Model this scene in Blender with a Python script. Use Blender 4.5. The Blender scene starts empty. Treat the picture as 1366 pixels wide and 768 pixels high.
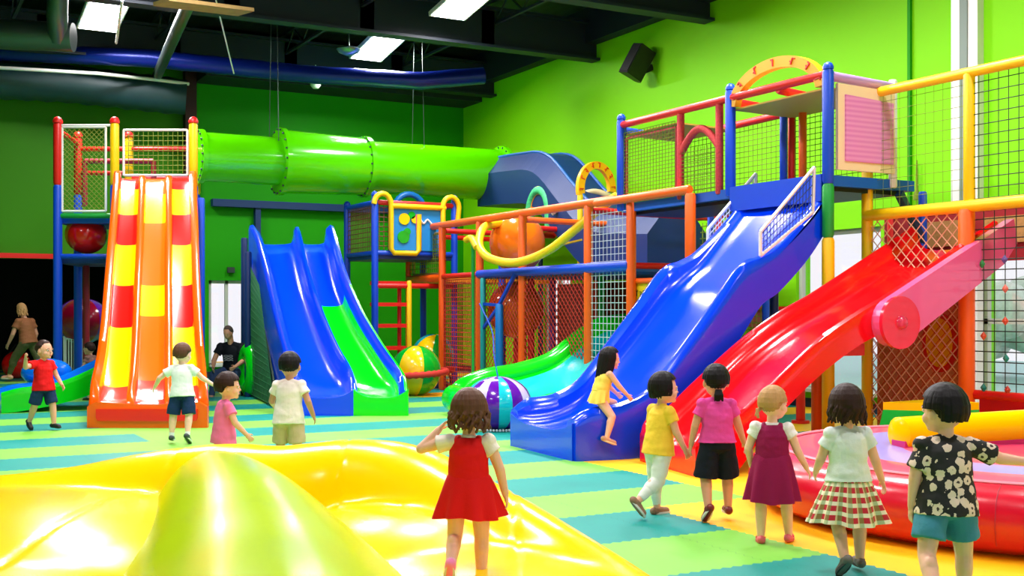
import bpy, math, random
from mathutils import Vector, Matrix, Quaternion, noise
R = math.radians
# ---------------------------------------------------------------- camera, world, lights
CAM_Z = 1.5; FPX = 1542.0; HOR = 413.0; YAW = R(28.7)
FW = Vector((math.sin(YAW), math.cos(YAW), 0)); RT = Vector((math.cos(YAW), -math.sin(YAW), 0))
sc = bpy.context.scene
cam = bpy.data.cameras.new('camera'); camo = bpy.data.objects.new('camera', cam)
sc.collection.objects.link(camo)
camo.location = (0, 0, CAM_Z); camo.rotation_euler = (R(90), 0, -YAW)
cam.sensor_width = 36; cam.lens = 36 * FPX / 1366; cam.shift_y = (HOR - 384) / 1366
cam.clip_start = 0.05; cam.clip_end = 200
sc.camera = camo
sc.view_settings.view_transform = 'Standard'; sc.view_settings.look = 'None'
sc.view_settings.gamma = 1; sc.view_settings.use_curve_mapping = False
sc.view_settings.exposure = 0.0
wd = bpy.data.worlds.new('world'); sc.world = wd; wd.use_nodes = True
wd.node_tree.nodes['Background'].inputs[0].default_value = (1, 0.95, 0.99, 1)
wd.node_tree.nodes['Background'].inputs[1].default_value = 1.1
LAMP_W = 240.0
sun = bpy.data.lights.new('sun', 'SUN'); suno = bpy.data.objects.new('sun', sun)
sc.collection.objects.link(suno); sun.energy = 0.25; sun.angle = R(30)
suno.rotation_euler = (R(52), 0, R(-8)); suno.location = (0, -10, 12)
col = sc.collection
LAMPS = [(x, y) for x in (3.6, 9.0) for y in (22.2, 18.2, 14.2, 10.2, 6.2, 2.2)] + [(-1.8, 14.2), (-1.8, 6.2)]

# ---------------------------------------------------------------- pixel helpers (used to measure the place)
def dirv(px): return FW + RT * ((px - 683) / FPX)
def W(px, py, d):
    v = dirv(px) * d; return Vector((v.x, v.y, CAM_Z - (py - HOR) / FPX * d))
def onX(px, py, X): return W(px, py, X / dirv(px).x)
def onY(px, py, Y): return W(px, py, Y / dirv(px).y)
def onZ(px, py, z): return W(px, py, (CAM_Z - z) * FPX / (py - HOR))
def dep(px, X): return X / dirv(px).x

# ---------------------------------------------------------------- materials
def lin(c):
    return tuple((x / 12.92 if x <= .04045 else ((x + .055) / 1.055) ** 2.4) for x in [v / 255 for v in c])
_m = {}
def mat(name, c, rough=.4, metal=0, coat=0, sss=0, emit=0, bump=0, bscale=60, spec=.5, vary=0):
    if name in _m: return _m[name]
    m = bpy.data.materials.new(name); m.use_nodes = True; nt = m.node_tree; b = nt.nodes['Principled BSDF']
    l = lin(c); b.inputs['Base Color'].default_value = (*l, 1)
    b.inputs['Roughness'].default_value = rough; b.inputs['Metallic'].default_value = metal
    b.inputs['Coat Weight'].default_value = coat; b.inputs['Coat Roughness'].default_value = .06
    b.inputs['Specular IOR Level'].default_value = spec
    if sss:
        b.inputs['Subsurface Weight'].default_value = sss; b.inputs['Subsurface Radius'].default_value = (.02, .008, .004)
        b.inputs['Subsurface Scale'].default_value = .5
    if emit:
        b.inputs['Emission Color'].default_value = (*l, 1); b.inputs['Emission Strength'].default_value = emit
    if bump or vary:
        tc = nt.nodes.new('ShaderNodeTexCoord'); n = nt.nodes.new('ShaderNodeTexNoise')
        n.inputs['Scale'].default_value = bscale; n.inputs['Detail'].default_value = 3
        nt.links.new(tc.outputs['Object'], n.inputs['Vector'])
        if bump:
            bp = nt.nodes.new('ShaderNodeBump'); bp.inputs['Strength'].default_value = bump; bp.inputs['Distance'].default_value = .01
            nt.links.new(n.outputs['Fac'], bp.inputs['Height']); nt.links.new(bp.outputs['Normal'], b.inputs['Normal'])
        if vary:
            mx = nt.nodes.new('ShaderNodeMix'); mx.data_type = 'RGBA'
            mx.inputs[6].default_value = (*[x * (1 - vary) for x in l], 1); mx.inputs[7].default_value = (*[min(1, x * (1 + vary)) for x in l], 1)
            nt.links.new(n.outputs['Fac'], mx.inputs[0]); nt.links.new(mx.outputs[2], b.inputs['Base Color'])
    _m[name] = m; return m
class NG:
    """tiny wrapper for math nodes"""
    def __init__(s, name, rough=.5, coord='Object'):
        s.m = bpy.data.materials.new(name); s.m.use_nodes = True; s.nt = s.m.node_tree
        s.b = s.nt.nodes['Principled BSDF']; s.b.inputs['Roughness'].default_value = rough
        tc = s.nt.nodes.new('ShaderNodeTexCoord'); s.vec = tc.outputs[coord]
        sp = s.nt.nodes.new('ShaderNodeSeparateXYZ'); s.nt.links.new(s.vec, sp.inputs[0]); s.x, s.y, s.z = sp.outputs
    def f(s, op, a, b=0, c=0):
        n = s.nt.nodes.new('ShaderNodeMath'); n.operation = op
        for i, v in enumerate((a, b, c)):
            if isinstance(v, (int, float)): n.inputs[i].default_value = v
            else: s.nt.links.new(v, n.inputs[i])
        return n.outputs[0]
    def mix(s, fac, a, b):
        n = s.nt.nodes.new('ShaderNodeMix'); n.data_type = 'RGBA'
        if isinstance(fac, (int, float)): n.inputs[0].default_value = fac
        else: s.nt.links.new(fac, n.inputs[0])
        for i, v in ((6, a), (7, b)):
            if isinstance(v, tuple): n.inputs[i].default_value = (*lin(v), 1)
            else: s.nt.links.new(v, n.inputs[i])
        return n.outputs[2]
    def out(s, c): s.nt.links.new(c, s.b.inputs['Base Color']); return s.m
PL = dict(rough=.18, coat=.35, spec=.4)
M = {}
def plast(n, c): M[n] = mat(n, c, **PL)
plast('slide_orange', (255, 92, 5)); plast('slide_red', (246, 22, 14)); plast('slide_yellow', (255, 214, 0)); plast('slide_tangerine', (255, 108, 10))
plast('slide_blue', (0, 64, 250)); plast('slide_green', (0, 215, 20)); plast('slide_teal', (0, 170, 190)); plast('slide_crimson', (238, 10, 22))
plast('tube_green', (92, 226, 0)); plast('ball_purple', (95, 15, 160)); plast('ball_lilac', (205, 190, 235)); plast('ball_teal', (20, 195, 205)); plast('ball_green', (0, 175, 40))
plast('ball_yellow', (250, 205, 10)); plast('ball_orange', (250, 120, 20)); plast('ball_maroon', (150, 5, 45)); plast('pink_panel', (240, 95, 150))
FO = dict(rough=.42, bump=.12, bscale=45)
M['p_blue'] = mat('foam_blue', (0, 70, 205), **FO); M['p_orange'] = mat('foam_orange', (255, 98, 8), **FO); M['p_red'] = mat('foam_red', (226, 25, 18), **FO)
M['p_yellow'] = mat('foam_yellow', (255, 205, 0), **FO); M['p_green'] = mat('foam_green', (20, 160, 60), **FO); M['p_teal'] = mat('foam_teal', (10, 150, 150), **FO)
M['deck'] = mat('deck_blue', (0, 85, 190), rough=.45); M['navy'] = mat('navy_vinyl', (5, 44, 100), rough=.5)
M['white'] = mat('white_metal', (235, 235, 232), rough=.35); M['dgreen'] = mat('dark_green', (5, 75, 30), rough=.4)
M['wire'] = mat('net_dark', (38, 46, 34), rough=.7); M['n_white'] = mat('net_white', (225, 228, 230), rough=.7); M['n_red'] = mat('net_red', (205, 50, 35), rough=.8)
M['n_blue'] = mat('net_blue', (40, 60, 120), rough=.7); M['n_brown'] = mat('net_brown', (120, 70, 45), rough=.8); M['n_pale'] = mat('net_pale', (238, 190, 160), rough=.8)
M['n_olive'] = mat('net_olive', (120, 140, 30), rough=.8)
M['black'] = mat('black', (12, 13, 15), rough=.5); M['beam'] = mat('beam_paint', (18, 30, 46), rough=.6); M['deckceil'] = mat('ceiling_deck', (14, 22, 32), rough=.8)
M['duct_blue'] = mat('duct_blue', (5, 34, 140), rough=.3, metal=.3); M['duct_grey'] = mat('duct_grey', (80, 95, 90), rough=.35, metal=.7); M['duct_teal'] = mat('duct_teal', (24, 62, 66), rough=.5)
M['maroon'] = mat('maroon_paint', (60, 5, 20), rough=.5)
M['vinyl_y'] = mat('vinyl_yellow', (255, 210, 0), rough=.2, spec=.16); M['vinyl_lime'] = mat('vinyl_lime', (180, 210, 0), rough=.22, spec=.18)
M['vinyl_pink'] = mat('vinyl_pink', (244, 92, 128), rough=.28, coat=.3, bump=.05, bscale=6); M['vinyl_red'] = mat('vinyl_red', (215, 12, 45), rough=.25, coat=.35, bump=.06, bscale=6)
M['vinyl_lav'] = mat('vinyl_lavender', (168, 160, 236), rough=.3, coat=.3); M['vinyl_mag'] = mat('vinyl_magenta', (215, 20, 110), rough=.3, coat=.3)
M['vinyl_green'] = mat('vinyl_green', (0, 180, 45), rough=.3, coat=.3)

# ---------------------------------------------------------------- mesh builder
class MB:
    def __init__(s): s.v = []; s.f = []; s.m = []
    def add(s, vs, fs, mi=0):
        o = len(s.v); s.v += [Vector(p) for p in vs]
        s.f += [tuple(i + o for i in f) for f in fs]; s.m += [mi] * len(fs); return s
    def box(s, c, size, rot=None, mi=0, bev=0):
        c = Vector(c); h = Vector(size) / 2; rot = rot or Matrix.Identity(3)
        vs = [c + rot @ Vector((x * h.x, y * h.y, z * h.z)) for x in (-1, 1) for y in (-1, 1) for z in (-1, 1)]
        return s.add(vs, [(0, 1, 3, 2), (4, 6, 7, 5), (0, 4, 5, 1), (2, 3, 7, 6), (0, 2, 6, 4), (1, 5, 7, 3)], mi)
    def bar(s, a, b, w, h, mi=0):
        a = Vector(a); b = Vector(b); d = (b - a); L = d.length; x = d.normalized()
        up = Vector((0, 0, 1)) if abs(x.z) < .95 else Vector((0, 1, 0))
        y = up.cross(x).normalized(); z = x.cross(y)
        return s.box((a + b) / 2, (L, w, h), Matrix((x, y, z)).transposed(), mi)
    def ring(s, c, x, y, rx, ry, n):
        return [c + x * (math.cos(2 * math.pi * i / n) * rx) + y * (math.sin(2 * math.pi * i / n) * ry) for i in range(n)]
    def loft(s, rings, mi=0, cap=True, closed=False, mis=None):
        n = len(rings[0]); vs = [p for r in rings for p in r]; fs = []; m = []
        K = len(rings); rng = K if closed else K - 1
        for k in range(rng):
            k2 = (k + 1) % K
            for i in range(n):
                j = (i + 1) % n; fs.append((k * n + i, k * n + j, k2 * n + j, k2 * n + i)); m.append(mis(k, i) if mis else mi)
        if cap and not closed:
            fs.append(tuple(reversed(range(n)))); m.append(mis(0, -1) if mis else mi)
            fs.append(tuple((K - 1) * n + i for i in range(n))); m.append(mis(K - 1, -1) if mis else mi)
        o = len(s.v); s.v += vs; s.f += [tuple(i + o for i in f) for f in fs]; s.m += m; return s
    def tube(s, pts, r, n=12, mi=0, closed=False, rx=None, mis=None, up0=None):
        pts = [Vector(p) for p in pts]; K = len(pts); rings = []; up = None
        for k in range(K):
            a = pts[k - 1] if (k > 0 or closed) else pts[k]; b = pts[(k + 1) % K] if (k < K - 1 or closed) else pts[k]
            t = (b - a).normalized()
            if up is None: up = up0 if up0 else (Vector((0, 0, 1)) if abs(t.z) < .9 else Vector((1, 0, 0)))
            y = t.cross(up).normalized(); x = y.cross(t).normalized(); up = x
            rr = r[k] if isinstance(r, (list, tuple)) else r
            rings.append(s.ring(pts[k], y, x, rr * (rx or 1), rr, n))
        return s.loft(rings, mi, True, closed, mis)
    def cone(s, a, b, r0, r1, n=16, round=True, mi=0, flat=1.0, axis=None):
        """tapered limb; round adds hemispherical ends"""
        a = Vector(a); b = Vector(b); t = (b - a); L = t.length; t = t / max(L, 1e-6)
        up = axis or (Vector((0, 1, 0)) if abs(t.y) < .9 else Vector((1, 0, 0)))
        x = (up - t * up.dot(t)).normalized(); y = t.cross(x)
        prof = []
        if round:
            for q in (-80, -50, -25): prof.append((math.sin(R(q)) * r0, math.cos(R(q)) * r0))
        prof += [(0, r0), (L, r1)]
        if round:
            for q in (25, 50, 80): prof.append((L + math.sin(R(q)) * r1, math.cos(R(q)) * r1))
        return s.loft([s.ring(a + t * h, x, y, rr * flat, rr, n) for h, rr in prof], mi)
    def ell(s, c, r, rot=None, n=20, k=12, mi=0, mis=None):
        c = Vector(c); rot = rot or Matrix.Identity(3); r = Vector(r) if not isinstance(r, (int, float)) else Vector((r, r, r))
        rings = []
        for i in range(k + 1):
            a = math.pi * (i + .0) / k; a = min(max(a, .03), math.pi - .03)
            rings.append([c + rot @ Vector((math.sin(a) * math.cos(2 * math.pi * j / n) * r.x, math.sin(a) * math.sin(2 * math.pi * j / n) * r.y, -math.cos(a) * r.z)) for j in range(n)])
        return s.loft(rings, mi, mis=mis)
    def build(s, name, mats, parent=None, smooth=True, loc=None):
        if not isinstance(mats, (list, tuple)): mats = [mats]
        me = bpy.data.meshes.new(name); me.from_pydata([tuple(p) for p in s.v], [], s.f)
        for m_ in mats: me.materials.append(m_)
        if len(mats) > 1:
            for p, i in zip(me.polygons, s.m): p.material_index = i
        for p in me.polygons: p.use_smooth = smooth
        me.update(); me.validate()
        o = bpy.data.objects.new(name, me); col.objects.link(o)
        if parent is not None: o.parent = parent; o.matrix_parent_inverse = Matrix.Translation(-parent.location) if parent.type == 'EMPTY' else Matrix.Identity(4)
        if smooth == 'auto' or smooth is True:
            md = o.modifiers.new('n', 'WEIGHTED_NORMAL') if False else None
            try: me.set_sharp_from_angle(angle=R(50))
            except Exception: pass
        return o
def remeshed(mb, name, m, voxel, parent=None, smooth=3, fac=.5, disp=None):
    me = bpy.data.meshes.new('t'); me.from_pydata([tuple(p) for p in mb.v], [], mb.f)
    o = bpy.data.objects.new('t', me); col.objects.link(o)
    r = o.modifiers.new('r', 'REMESH'); r.mode = 'VOXEL'; r.voxel_size = voxel
    if smooth: q = o.modifiers.new('s', 'SMOOTH'); q.iterations = smooth; q.factor = fac
    dg = bpy.context.evaluated_depsgraph_get(); dg.update()
    me2 = bpy.data.meshes.new_from_object(o.evaluated_get(dg))
    bpy.data.objects.remove(o); bpy.data.meshes.remove(me); me2.name = name
    if disp:
        ns = [v.normal.copy() for v in me2.vertices]
        for v, n in zip(me2.vertices, ns): v.co = v.co + n * disp(v.co, n)
    me2.materials.clear(); me2.materials.append(m)
    for p in me2.polygons: p.use_smooth = True
    me2.update()
    o = bpy.data.objects.new(name, me2); col.objects.link(o)
    if parent is not None: o.parent = parent; o.matrix_parent_inverse = Matrix.Translation(-parent.location) if parent.type == 'EMPTY' else Matrix.Identity(4)
    return o
def thing(name, label, cat, loc, group=None):
    o = bpy.data.objects.new(name, None); o.empty_display_size = .1; col.objects.link(o); o.location = loc
    return tag(o, label, cat, group)
def tag(o, label, cat, group=None):
    o['label'] = label; o['category'] = cat
    if group: o['group'] = group
    return o
def struct(o): o['kind'] = 'structure'; return o
def cr(pts, n):
    """Catmull-Rom through tuples/vectors"""
    pts = [Vector(p) for p in pts] if not isinstance(pts[0], Vector) else pts
    P = [pts[0] * 2 - pts[1]] + pts + [pts[-1] * 2 - pts[-2]]; out = []
    for i in range(1, len(P) - 2):
        for k in range(n):
            t = k / n; a, b, c, d = P[i - 1], P[i], P[i + 1], P[i + 2]
            out.append(.5 * ((2 * b) + (c - a) * t + (2 * a - 5 * b + 4 * c - d) * t * t + (3 * b - a - 3 * c + d) * t ** 3))
    out.append(P[-2]); return out
def crn(rows, n):
    """Catmull-Rom of plain float rows"""
    P = [[2 * a - b for a, b in zip(rows[0], rows[1])]] + [list(r) for r in rows] + [[2 * a - b for a, b in zip(rows[-1], rows[-2])]]; out = []
    for i in range(1, len(P) - 2):
        for k in range(n):
            t = k / n
            out.append([.5 * (2 * b + (c - a) * t + (2 * a - 5 * b + 4 * c - d) * t * t + (3 * b - a - 3 * c + d) * t ** 3) for a, b, c, d in zip(P[i - 1], P[i], P[i + 1], P[i + 2])])
    out.append(P[-2]); return out
def net(name, A, B, C, D, su, sv, r, m, parent, diamond=False, sag=0, kind=None):
    """A-B bottom, D-C top; strands as thin cords"""
    A, B, C, D = map(Vector, (A, B, C, D)); mb = MB(); lu = (B - A).length; lv = (D - A).length
    nrm = (B - A).cross(D - A).normalized()
    def P(u, v): return A.lerp(B, u).lerp(D.lerp(C, u), v) + nrm * (sag * math.sin(math.pi * u) * math.sin(math.pi * v))
    def strand(p, q):
        seg = 1 if not sag else 5
        for k in range(seg):
            a = P(p[0] + (q[0] - p[0]) * k / seg, p[1] + (q[1] - p[1]) * k / seg); b = P(p[0] + (q[0] - p[0]) * (k + 1) / seg, p[1] + (q[1] - p[1]) * (k + 1) / seg)
            if (b - a).length > 1e-3: mb.tube([a, b], r, 4)
    if not diamond:
        for i in range(int(lu / su) + 1): strand((min(1, i * su / lu), 0), (min(1, i * su / lu), 1))
        for j in range(int(lv / sv) + 1): strand((0, min(1, j * sv / lv)), (1, min(1, j * sv / lv)))
    else:
        s = su; c = -lv
        while c < lu:
            x0, y0 = c, 0.0; x1, y1 = c + lv, lv
            a0 = max(0, -c); a1 = min(lv, lu - c)
            if a1 > a0:
                strand(((c + a0) / lu, a0 / lv), ((c + a1) / lu, a1 / lv)); strand(((c + a0) / lu, 1 - a0 / lv), ((c + a1) / lu, 1 - a1 / lv))
            c += s
    o = mb.build(name, m, parent, smooth=False)
    return o
def pole(parent, a, b, r, m, name='post', cap=None, n=14):
    a = Vector(a); b = Vector(b); mb = MB(); d = (b - a); L = d.length; d.normalize()
    c = min(r * .5, L * .1)
    pts = [a, a + d * .002, a + d * c, b - d * c, b - d * .002, b]; rr = [r * .6, r * .8, r, r, r * .8, r * .6]
    mb.tube(pts, rr, n); o = mb.build(name, m, parent)
    return o
def capp(parent, p, r, m):
    mb = MB(); p = Vector(p)
    mb.tube([p, p + Vector((0, 0, r * .5)), p + Vector((0, 0, r * 1.2)), p + Vector((0, 0, r * 1.5))], [r * 1.12, r * 1.15, r * .8, r * .2], 12)
    return mb.build('cap', m, parent)
def panel(parent, name, A, B, C, D, th, m, smooth=False):
    A, B, C, D = map(Vector, (A, B, C, D)); n = (B - A).cross(D - A).normalized() * (th / 2)
    mb = MB(); vs = [p + n for p in (A, B, C, D)] + [p - n for p in (A, B, C, D)]
    mb.add(vs, [(0, 1, 2, 3), (7, 6, 5, 4), (0, 4, 5, 1), (1, 5, 6, 2), (2, 6, 7, 3), (3, 7, 4, 0)])
    return mb.build(name, m, parent, smooth=smooth)
def chute(name, st, mats, parent, n=8, lanes=(.0, 1.), rim=.05, mis=None, ridge=.6, ew=1.0):
    """st rows: (Lx,Ly,Rx,Ry,bed_z,rim_z,bottom_z,[mid fractions ...]); lanes = fractions incl. 0 and 1"""
    rows = crn(st, n); rings = []; tags = None
    for r in rows:
        L = Vector((r[0], r[1], 0)); Rr = Vector((r[2], r[3], 0)); bed, rz, bz = r[4:7]; w = (Rr - L).length; x = (Rr - L) / w
        mids = r[7:] if len(r) > 7 else lanes[1:-1]
        fr = [0] + list(mids) + [1]; h = rz - bed
        prof = [(0, bz), (0, bed + h * .5), (0, rz - rim), (rim * .25, rz - rim * .25), (rim * .9, rz)]; tg = ['o', 'o', 'r', 'r', 'r']
        for li in range(len(fr) - 1):
            a = fr[li] * w + (2 * rim if li == 0 else rim * .8); b = fr[li + 1] * w - (2 * rim if li == len(fr) - 2 else rim * .8)
            hl = h if li == 0 else h * ridge; hr = h if li == len(fr) - 2 else h * ridge
            sw = (b - a)
            for q, (u, v) in enumerate([(0, .8), (.02, .5), (.06, .25), (.13, .08), (.25, .0), (.5, -.02)]): prof.append((a + sw * (u * ew if q < 4 else u), bed + hl * v)); tg.append(li if q > 1 else ('r' if li == 0 else 'd'))
            for q, (u, v) in enumerate([(.75, .0), (.87, .08), (.94, .25), (.98, .5), (1, .8)]): prof.append((a + sw * (1 - (1 - u) * ew if q > 0 else u), bed + hr * v)); tg.append(li if q < 3 else ('r' if li == len(fr) - 2 else 'd'))
            if li < len(fr) - 2:
                cx = fr[li + 1] * w; prof += [(cx - rim * .35, bed + h * ridge), (cx + rim * .35, bed + h * ridge)]; tg += ['d', 'd']
        prof += [(w - rim * .9, rz), (w - rim * .25, rz - rim * .25), (w, rz - rim), (w, bed + h * .5), (w, bz)]; tg += ['R', 'R', 'R', 'o', 'b']
        tags = tg
        rings.append([Vector((L.x + x.x * u, L.y + x.y * u, v)) for u, v in prof])
    mb = MB()
    fn = (lambda k, i: mis(rows[min(k, len(rows) - 1)], tags[i] if i >= 0 else 'cap', k / (len(rows) - 1))) if mis else None
    mb.loft(rings, 0, True, False, fn)
    return mb.build(name, mats, parent)
# ---------------------------------------------------------------- the room
XR = 12.6; YB = 25.5; XL = -7.0; YF = -8.0; ZC = 7.5
def floor_mat():
    g = NG('puzzle_mat_floor', .55); g.b.inputs['Specular IOR Level'].default_value = .25
    def tri(v, f, a): return g.f('MULTIPLY', g.f('PINGPONG', g.f('MULTIPLY', v, f), 1), a)
    yw = g.f('ADD', g.y, tri(g.x, 26, .028)); xw = g.f('ADD', g.x, tri(g.y, 26, .028))
    ph = g.f('FRACT', g.f('DIVIDE', g.f('ADD', yw, 200 * 1.83 - 4.4), 1.83))
    teal = g.f('LESS_THAN', ph, .5)
    gc = g.f('MULTIPLY', g.f('MULTIPLY', g.f('GREATER_THAN', xw, 2.72), g.f('LESS_THAN', xw, 3.65)), g.f('MULTIPLY', g.f('GREATER_THAN', yw, 8), g.f('LESS_THAN', yw, 15)))
    teal = g.f('MULTIPLY', teal, g.f('SUBTRACT', 1, gc))
    y1 = g.f('MULTIPLY', g.f('GREATER_THAN', xw, 5.12), g.f('LESS_THAN', yw, 7.22))
    y2 = g.f('MULTIPLY', g.f('GREATER_THAN', xw, 6.12), g.f('LESS_THAN', yw, 10.0))
    y3 = g.f('MULTIPLY', g.f('GREATER_THAN', xw, 8.2), g.f('SUBTRACT', 1, teal))
    yel = g.f('MINIMUM', g.f('ADD', g.f('ADD', y1, y2), y3), 1)
    n = g.nt.nodes.new('ShaderNodeTexNoise'); n.inputs['Scale'].default_value = 1.4; n.inputs['Detail'].default_value = 5; g.nt.links.new(g.vec, n.inputs['Vector'])
    n2 = g.nt.nodes.new('ShaderNodeTexNoise'); n2.inputs['Scale'].default_value = 55; g.nt.links.new(g.vec, n2.inputs['Vector'])
    tc = g.mix(n.outputs[0], (6, 134, 126), (16, 156, 144)); gcn = g.mix(n.outputs[0], (112, 192, 66), (138, 208, 84))
    c = g.mix(teal, gcn, tc); c = g.mix(yel, c, g.mix(n.outputs[0], (255, 186, 4), (255, 204, 20)))
    fr = g.f('FRACT', g.f('DIVIDE', xw, .93)); seam = g.f('MULTIPLY', g.f('LESS_THAN', fr, .008), .25)
    c = g.mix(seam, c, (20, 110, 80)); g.out(c)
    bp = g.nt.nodes.new('ShaderNodeBump'); bp.inputs['Strength'].default_value = .12; bp.inputs['Distance'].default_value = .004
    g.nt.links.new(n2.outputs[0], bp.inputs['Height']); g.nt.links.new(bp.outputs[0], g.b.inputs['Normal']); return g.m
def wall_mat(name, ca, cb):
    g = NG(name, .6); g.b.inputs['Specular IOR Level'].default_value = .2; n = g.nt.nodes.new('ShaderNodeTexNoise'); n.inputs['Scale'].default_value = .5; g.nt.links.new(g.vec, n.inputs['Vector'])
    # painted block courses, very faint
    br = g.nt.nodes.new('ShaderNodeTexBrick'); br.inputs['Scale'].default_value = 1; br.inputs['Brick Width'].default_value = .4; br.inputs['Row Height'].default_value = .2
    br.inputs['Mortar Size'].default_value = .006; br.inputs['Color1'].default_value = br.inputs['Color2'].default_value = (1, 1, 1, 1); br.inputs['Mortar'].default_value = (.0, .0, .0, 1)
    cb_ = g.nt.nodes.new('ShaderNodeCombineXYZ'); g.nt.links.new(g.f('ADD', g.x, g.y), cb_.inputs[0]); g.nt.links.new(g.z, cb_.inputs[1]); g.nt.links.new(cb_.outputs[0], br.inputs['Vector'])
    bp = g.nt.nodes.new('ShaderNodeBump'); bp.inputs['Strength'].default_value = .15; bp.inputs['Distance'].default_value = .004
    g.nt.links.new(br.outputs['Color'], bp.inputs['Height']); g.nt.links.new(bp.outputs[0], g.b.inputs['Normal'])
    g.out(g.mix(n.outputs[0], ca, cb)); return g.m
WG = wall_mat('wall_lime_paint', (126, 218, 0), (132, 224, 0)); WG2 = wall_mat('wall_green_shaded', (26, 144, 0), (34, 154, 0)); WG3 = wall_mat('wall_olive_shaded', (52, 122, 4), (58, 130, 4))  # both darker greens carry the weaker light at the back walls in their colour
struct(MB().box(((XL + XR) / 2, (YF + YB + 8) / 2, -.1), (XR - XL + .6, YB + 8 - YF, .2)).build('floor', floor_mat(), smooth=False))
def wall_holes(name, axis, pos, th, a0, a1, z1, holes, m):
    """wall along an axis with rectangular openings (a0,a1,z0,z1)"""
    mb = MB(); xs = sorted({a0, a1} | {h[0] for h in holes} | {h[1] for h in holes})
    for p, q in zip(xs, xs[1:]):
        zs = [(0, z1)]
        for h in holes:
            if h[0] <= p and h[1] >= q:
                nz = []
                for s, e in zs:
                    if h[2] > s: nz.append((s, min(h[2], e)))
                    if h[3] < e: nz.append((max(h[3], s), e))
                zs = nz
        for s, e in zs:
            if axis == 'y': mb.box((pos + th / 2, (p + q) / 2, (s + e) / 2), (th, q - p, e - s))
            else: mb.box(((p + q) / 2, pos + th / 2, (s + e) / 2), (q - p, th, e - s))
    return struct(mb.build(name, m, smooth=False))
holesR = [(12.0, 13.75, .25, 2.7), (7.2, 10.3, .25, 2.45), (3.6, 6.8, .25, 2.45), (-1, 2.8, .25, 2.45), (20.5, 21.6, .3, 2.4)]
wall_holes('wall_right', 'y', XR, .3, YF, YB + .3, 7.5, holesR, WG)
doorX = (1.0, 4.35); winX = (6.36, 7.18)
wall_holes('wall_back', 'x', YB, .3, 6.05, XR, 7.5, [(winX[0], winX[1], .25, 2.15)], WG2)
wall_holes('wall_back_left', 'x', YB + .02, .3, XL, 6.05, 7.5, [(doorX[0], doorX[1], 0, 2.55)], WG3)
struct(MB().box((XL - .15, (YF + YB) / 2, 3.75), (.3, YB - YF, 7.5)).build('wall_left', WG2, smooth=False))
# room beyond the doorway
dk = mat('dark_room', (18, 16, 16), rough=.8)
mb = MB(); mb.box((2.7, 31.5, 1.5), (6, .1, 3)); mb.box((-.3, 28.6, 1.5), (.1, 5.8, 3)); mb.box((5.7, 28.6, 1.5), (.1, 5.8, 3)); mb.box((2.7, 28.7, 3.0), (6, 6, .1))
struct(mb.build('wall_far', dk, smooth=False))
struct(MB().box((2.67, YB - .02, 2.6), (3.6, .1, .1)).build('trim_1', M['p_red'], smooth=False))
# ceiling deck and steel
g = NG('corrugated_deck', .7); w_ = g.f('PINGPONG', g.f('MULTIPLY', g.x, 8), 1); g.out(g.mix(w_, (10, 18, 26), (20, 30, 40))); CD = g.m
struct(MB().box(((XL + XR) / 2, (YF + YB) / 2, ZC + .05), (XR - XL + .6, YB - YF + .6, .1)).build('ceiling', CD, smooth=False))
def ibeam(name, a, b, h, w):
    mb = MB(); a = Vector(a); b = Vector(b); z = Vector((0, 0, 1))
    mb.bar(a, b, .03, h); mb.bar(a + z * h / 2, b + z * h / 2, w, .05); mb.bar(a - z * h / 2, b - z * h / 2, w, .05)
    n = int((b - a).length / 2.2)
    for i in range(1, n): p = a.lerp(b, i / n); mb.bar(p - z * h / 2, p + z * h / 2, w * .9, .03)
    return struct(mb.build(name, M['beam'], smooth=False))
k = 1
for Y in (23.9, 19.5, 15.9, 12.2, 8.5):
    k += 1; ibeam('trim_%d' % k, (XL, Y, 6.85), (XR, Y, 6.85), .72, .3)
for X in (-3.5, -.5, 2.2, 4.9, 7.6, 10.3):
    k += 1
    mb = MB(); mb.bar((X, YF, 7.38), (X, YB, 7.38), .08, .06); mb.bar((X, YF, 6.95), (X, YB, 6.95), .06, .05)
    y = 3.0; s = 0
    while y < YB - .6: mb.bar((X, y, 7.36 if s else 6.97), (X, y + .55, 6.97 if s else 7.36), .025, .025); y += .55; s = 1 - s
    struct(mb.build('trim_%d' % k, M['beam'], smooth=False))
# boxed soffit along the right wall and behind the last beam
k += 1; struct(MB().box((XR - .14, (YF + YB) / 2, 7.15), (.26, YB - YF, .7)).build('trim_%d' % k, M['beam'], smooth=False))
k += 1; struct(MB().box(((6.05 + XR) / 2, YB - .5, 6.9), (XR - 6.05, 1.0, .9)).build('trim_%d' % k, M['beam'], smooth=False))
k += 1; struct(MB().box((5.92, YB - .12, 3.75), (.24, .24, 7.5)).build('trim_%d' % k, M['maroon'], smooth=False))   # column
k += 1; mb = MB(); mb.box((9.0, YB - .1, 3.85), (5.2, .2, .16)); mb.box((7.42, YB - .08, 1.9), (.12, .16, 3.8)); struct(mb.build('trim_%d' % k, M['navy'], smooth=False))
k += 1; struct(MB().box((XR - .06, 10.45, 3.7), (.12, .42, 7)).build('trim_%d' % k, M['white'], smooth=False))
k += 1; struct(MB().box((XR - .07, 10.45, 3.7), (.14, .12, 7)).build('trim_%d' % k, mat('post_grey', (120, 140, 128), rough=.5), smooth=False))
k += 1; struct(MB().box((XR - .02, 11.45, 3.7), (.05, .05, 7)).build('trim_%d' % k, WG2, smooth=False))
struct(MB().box((XR - .02, (YF + YB) / 2, .07), (.04, YB - YF, .14)).build('baseboard_right', M['beam'], smooth=False))
struct(MB().box(((6.05 + XR) / 2, YB - .02, .07), (XR - 6.05, .04, .14)).build('baseboard_back', M['beam'], smooth=False))
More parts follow.
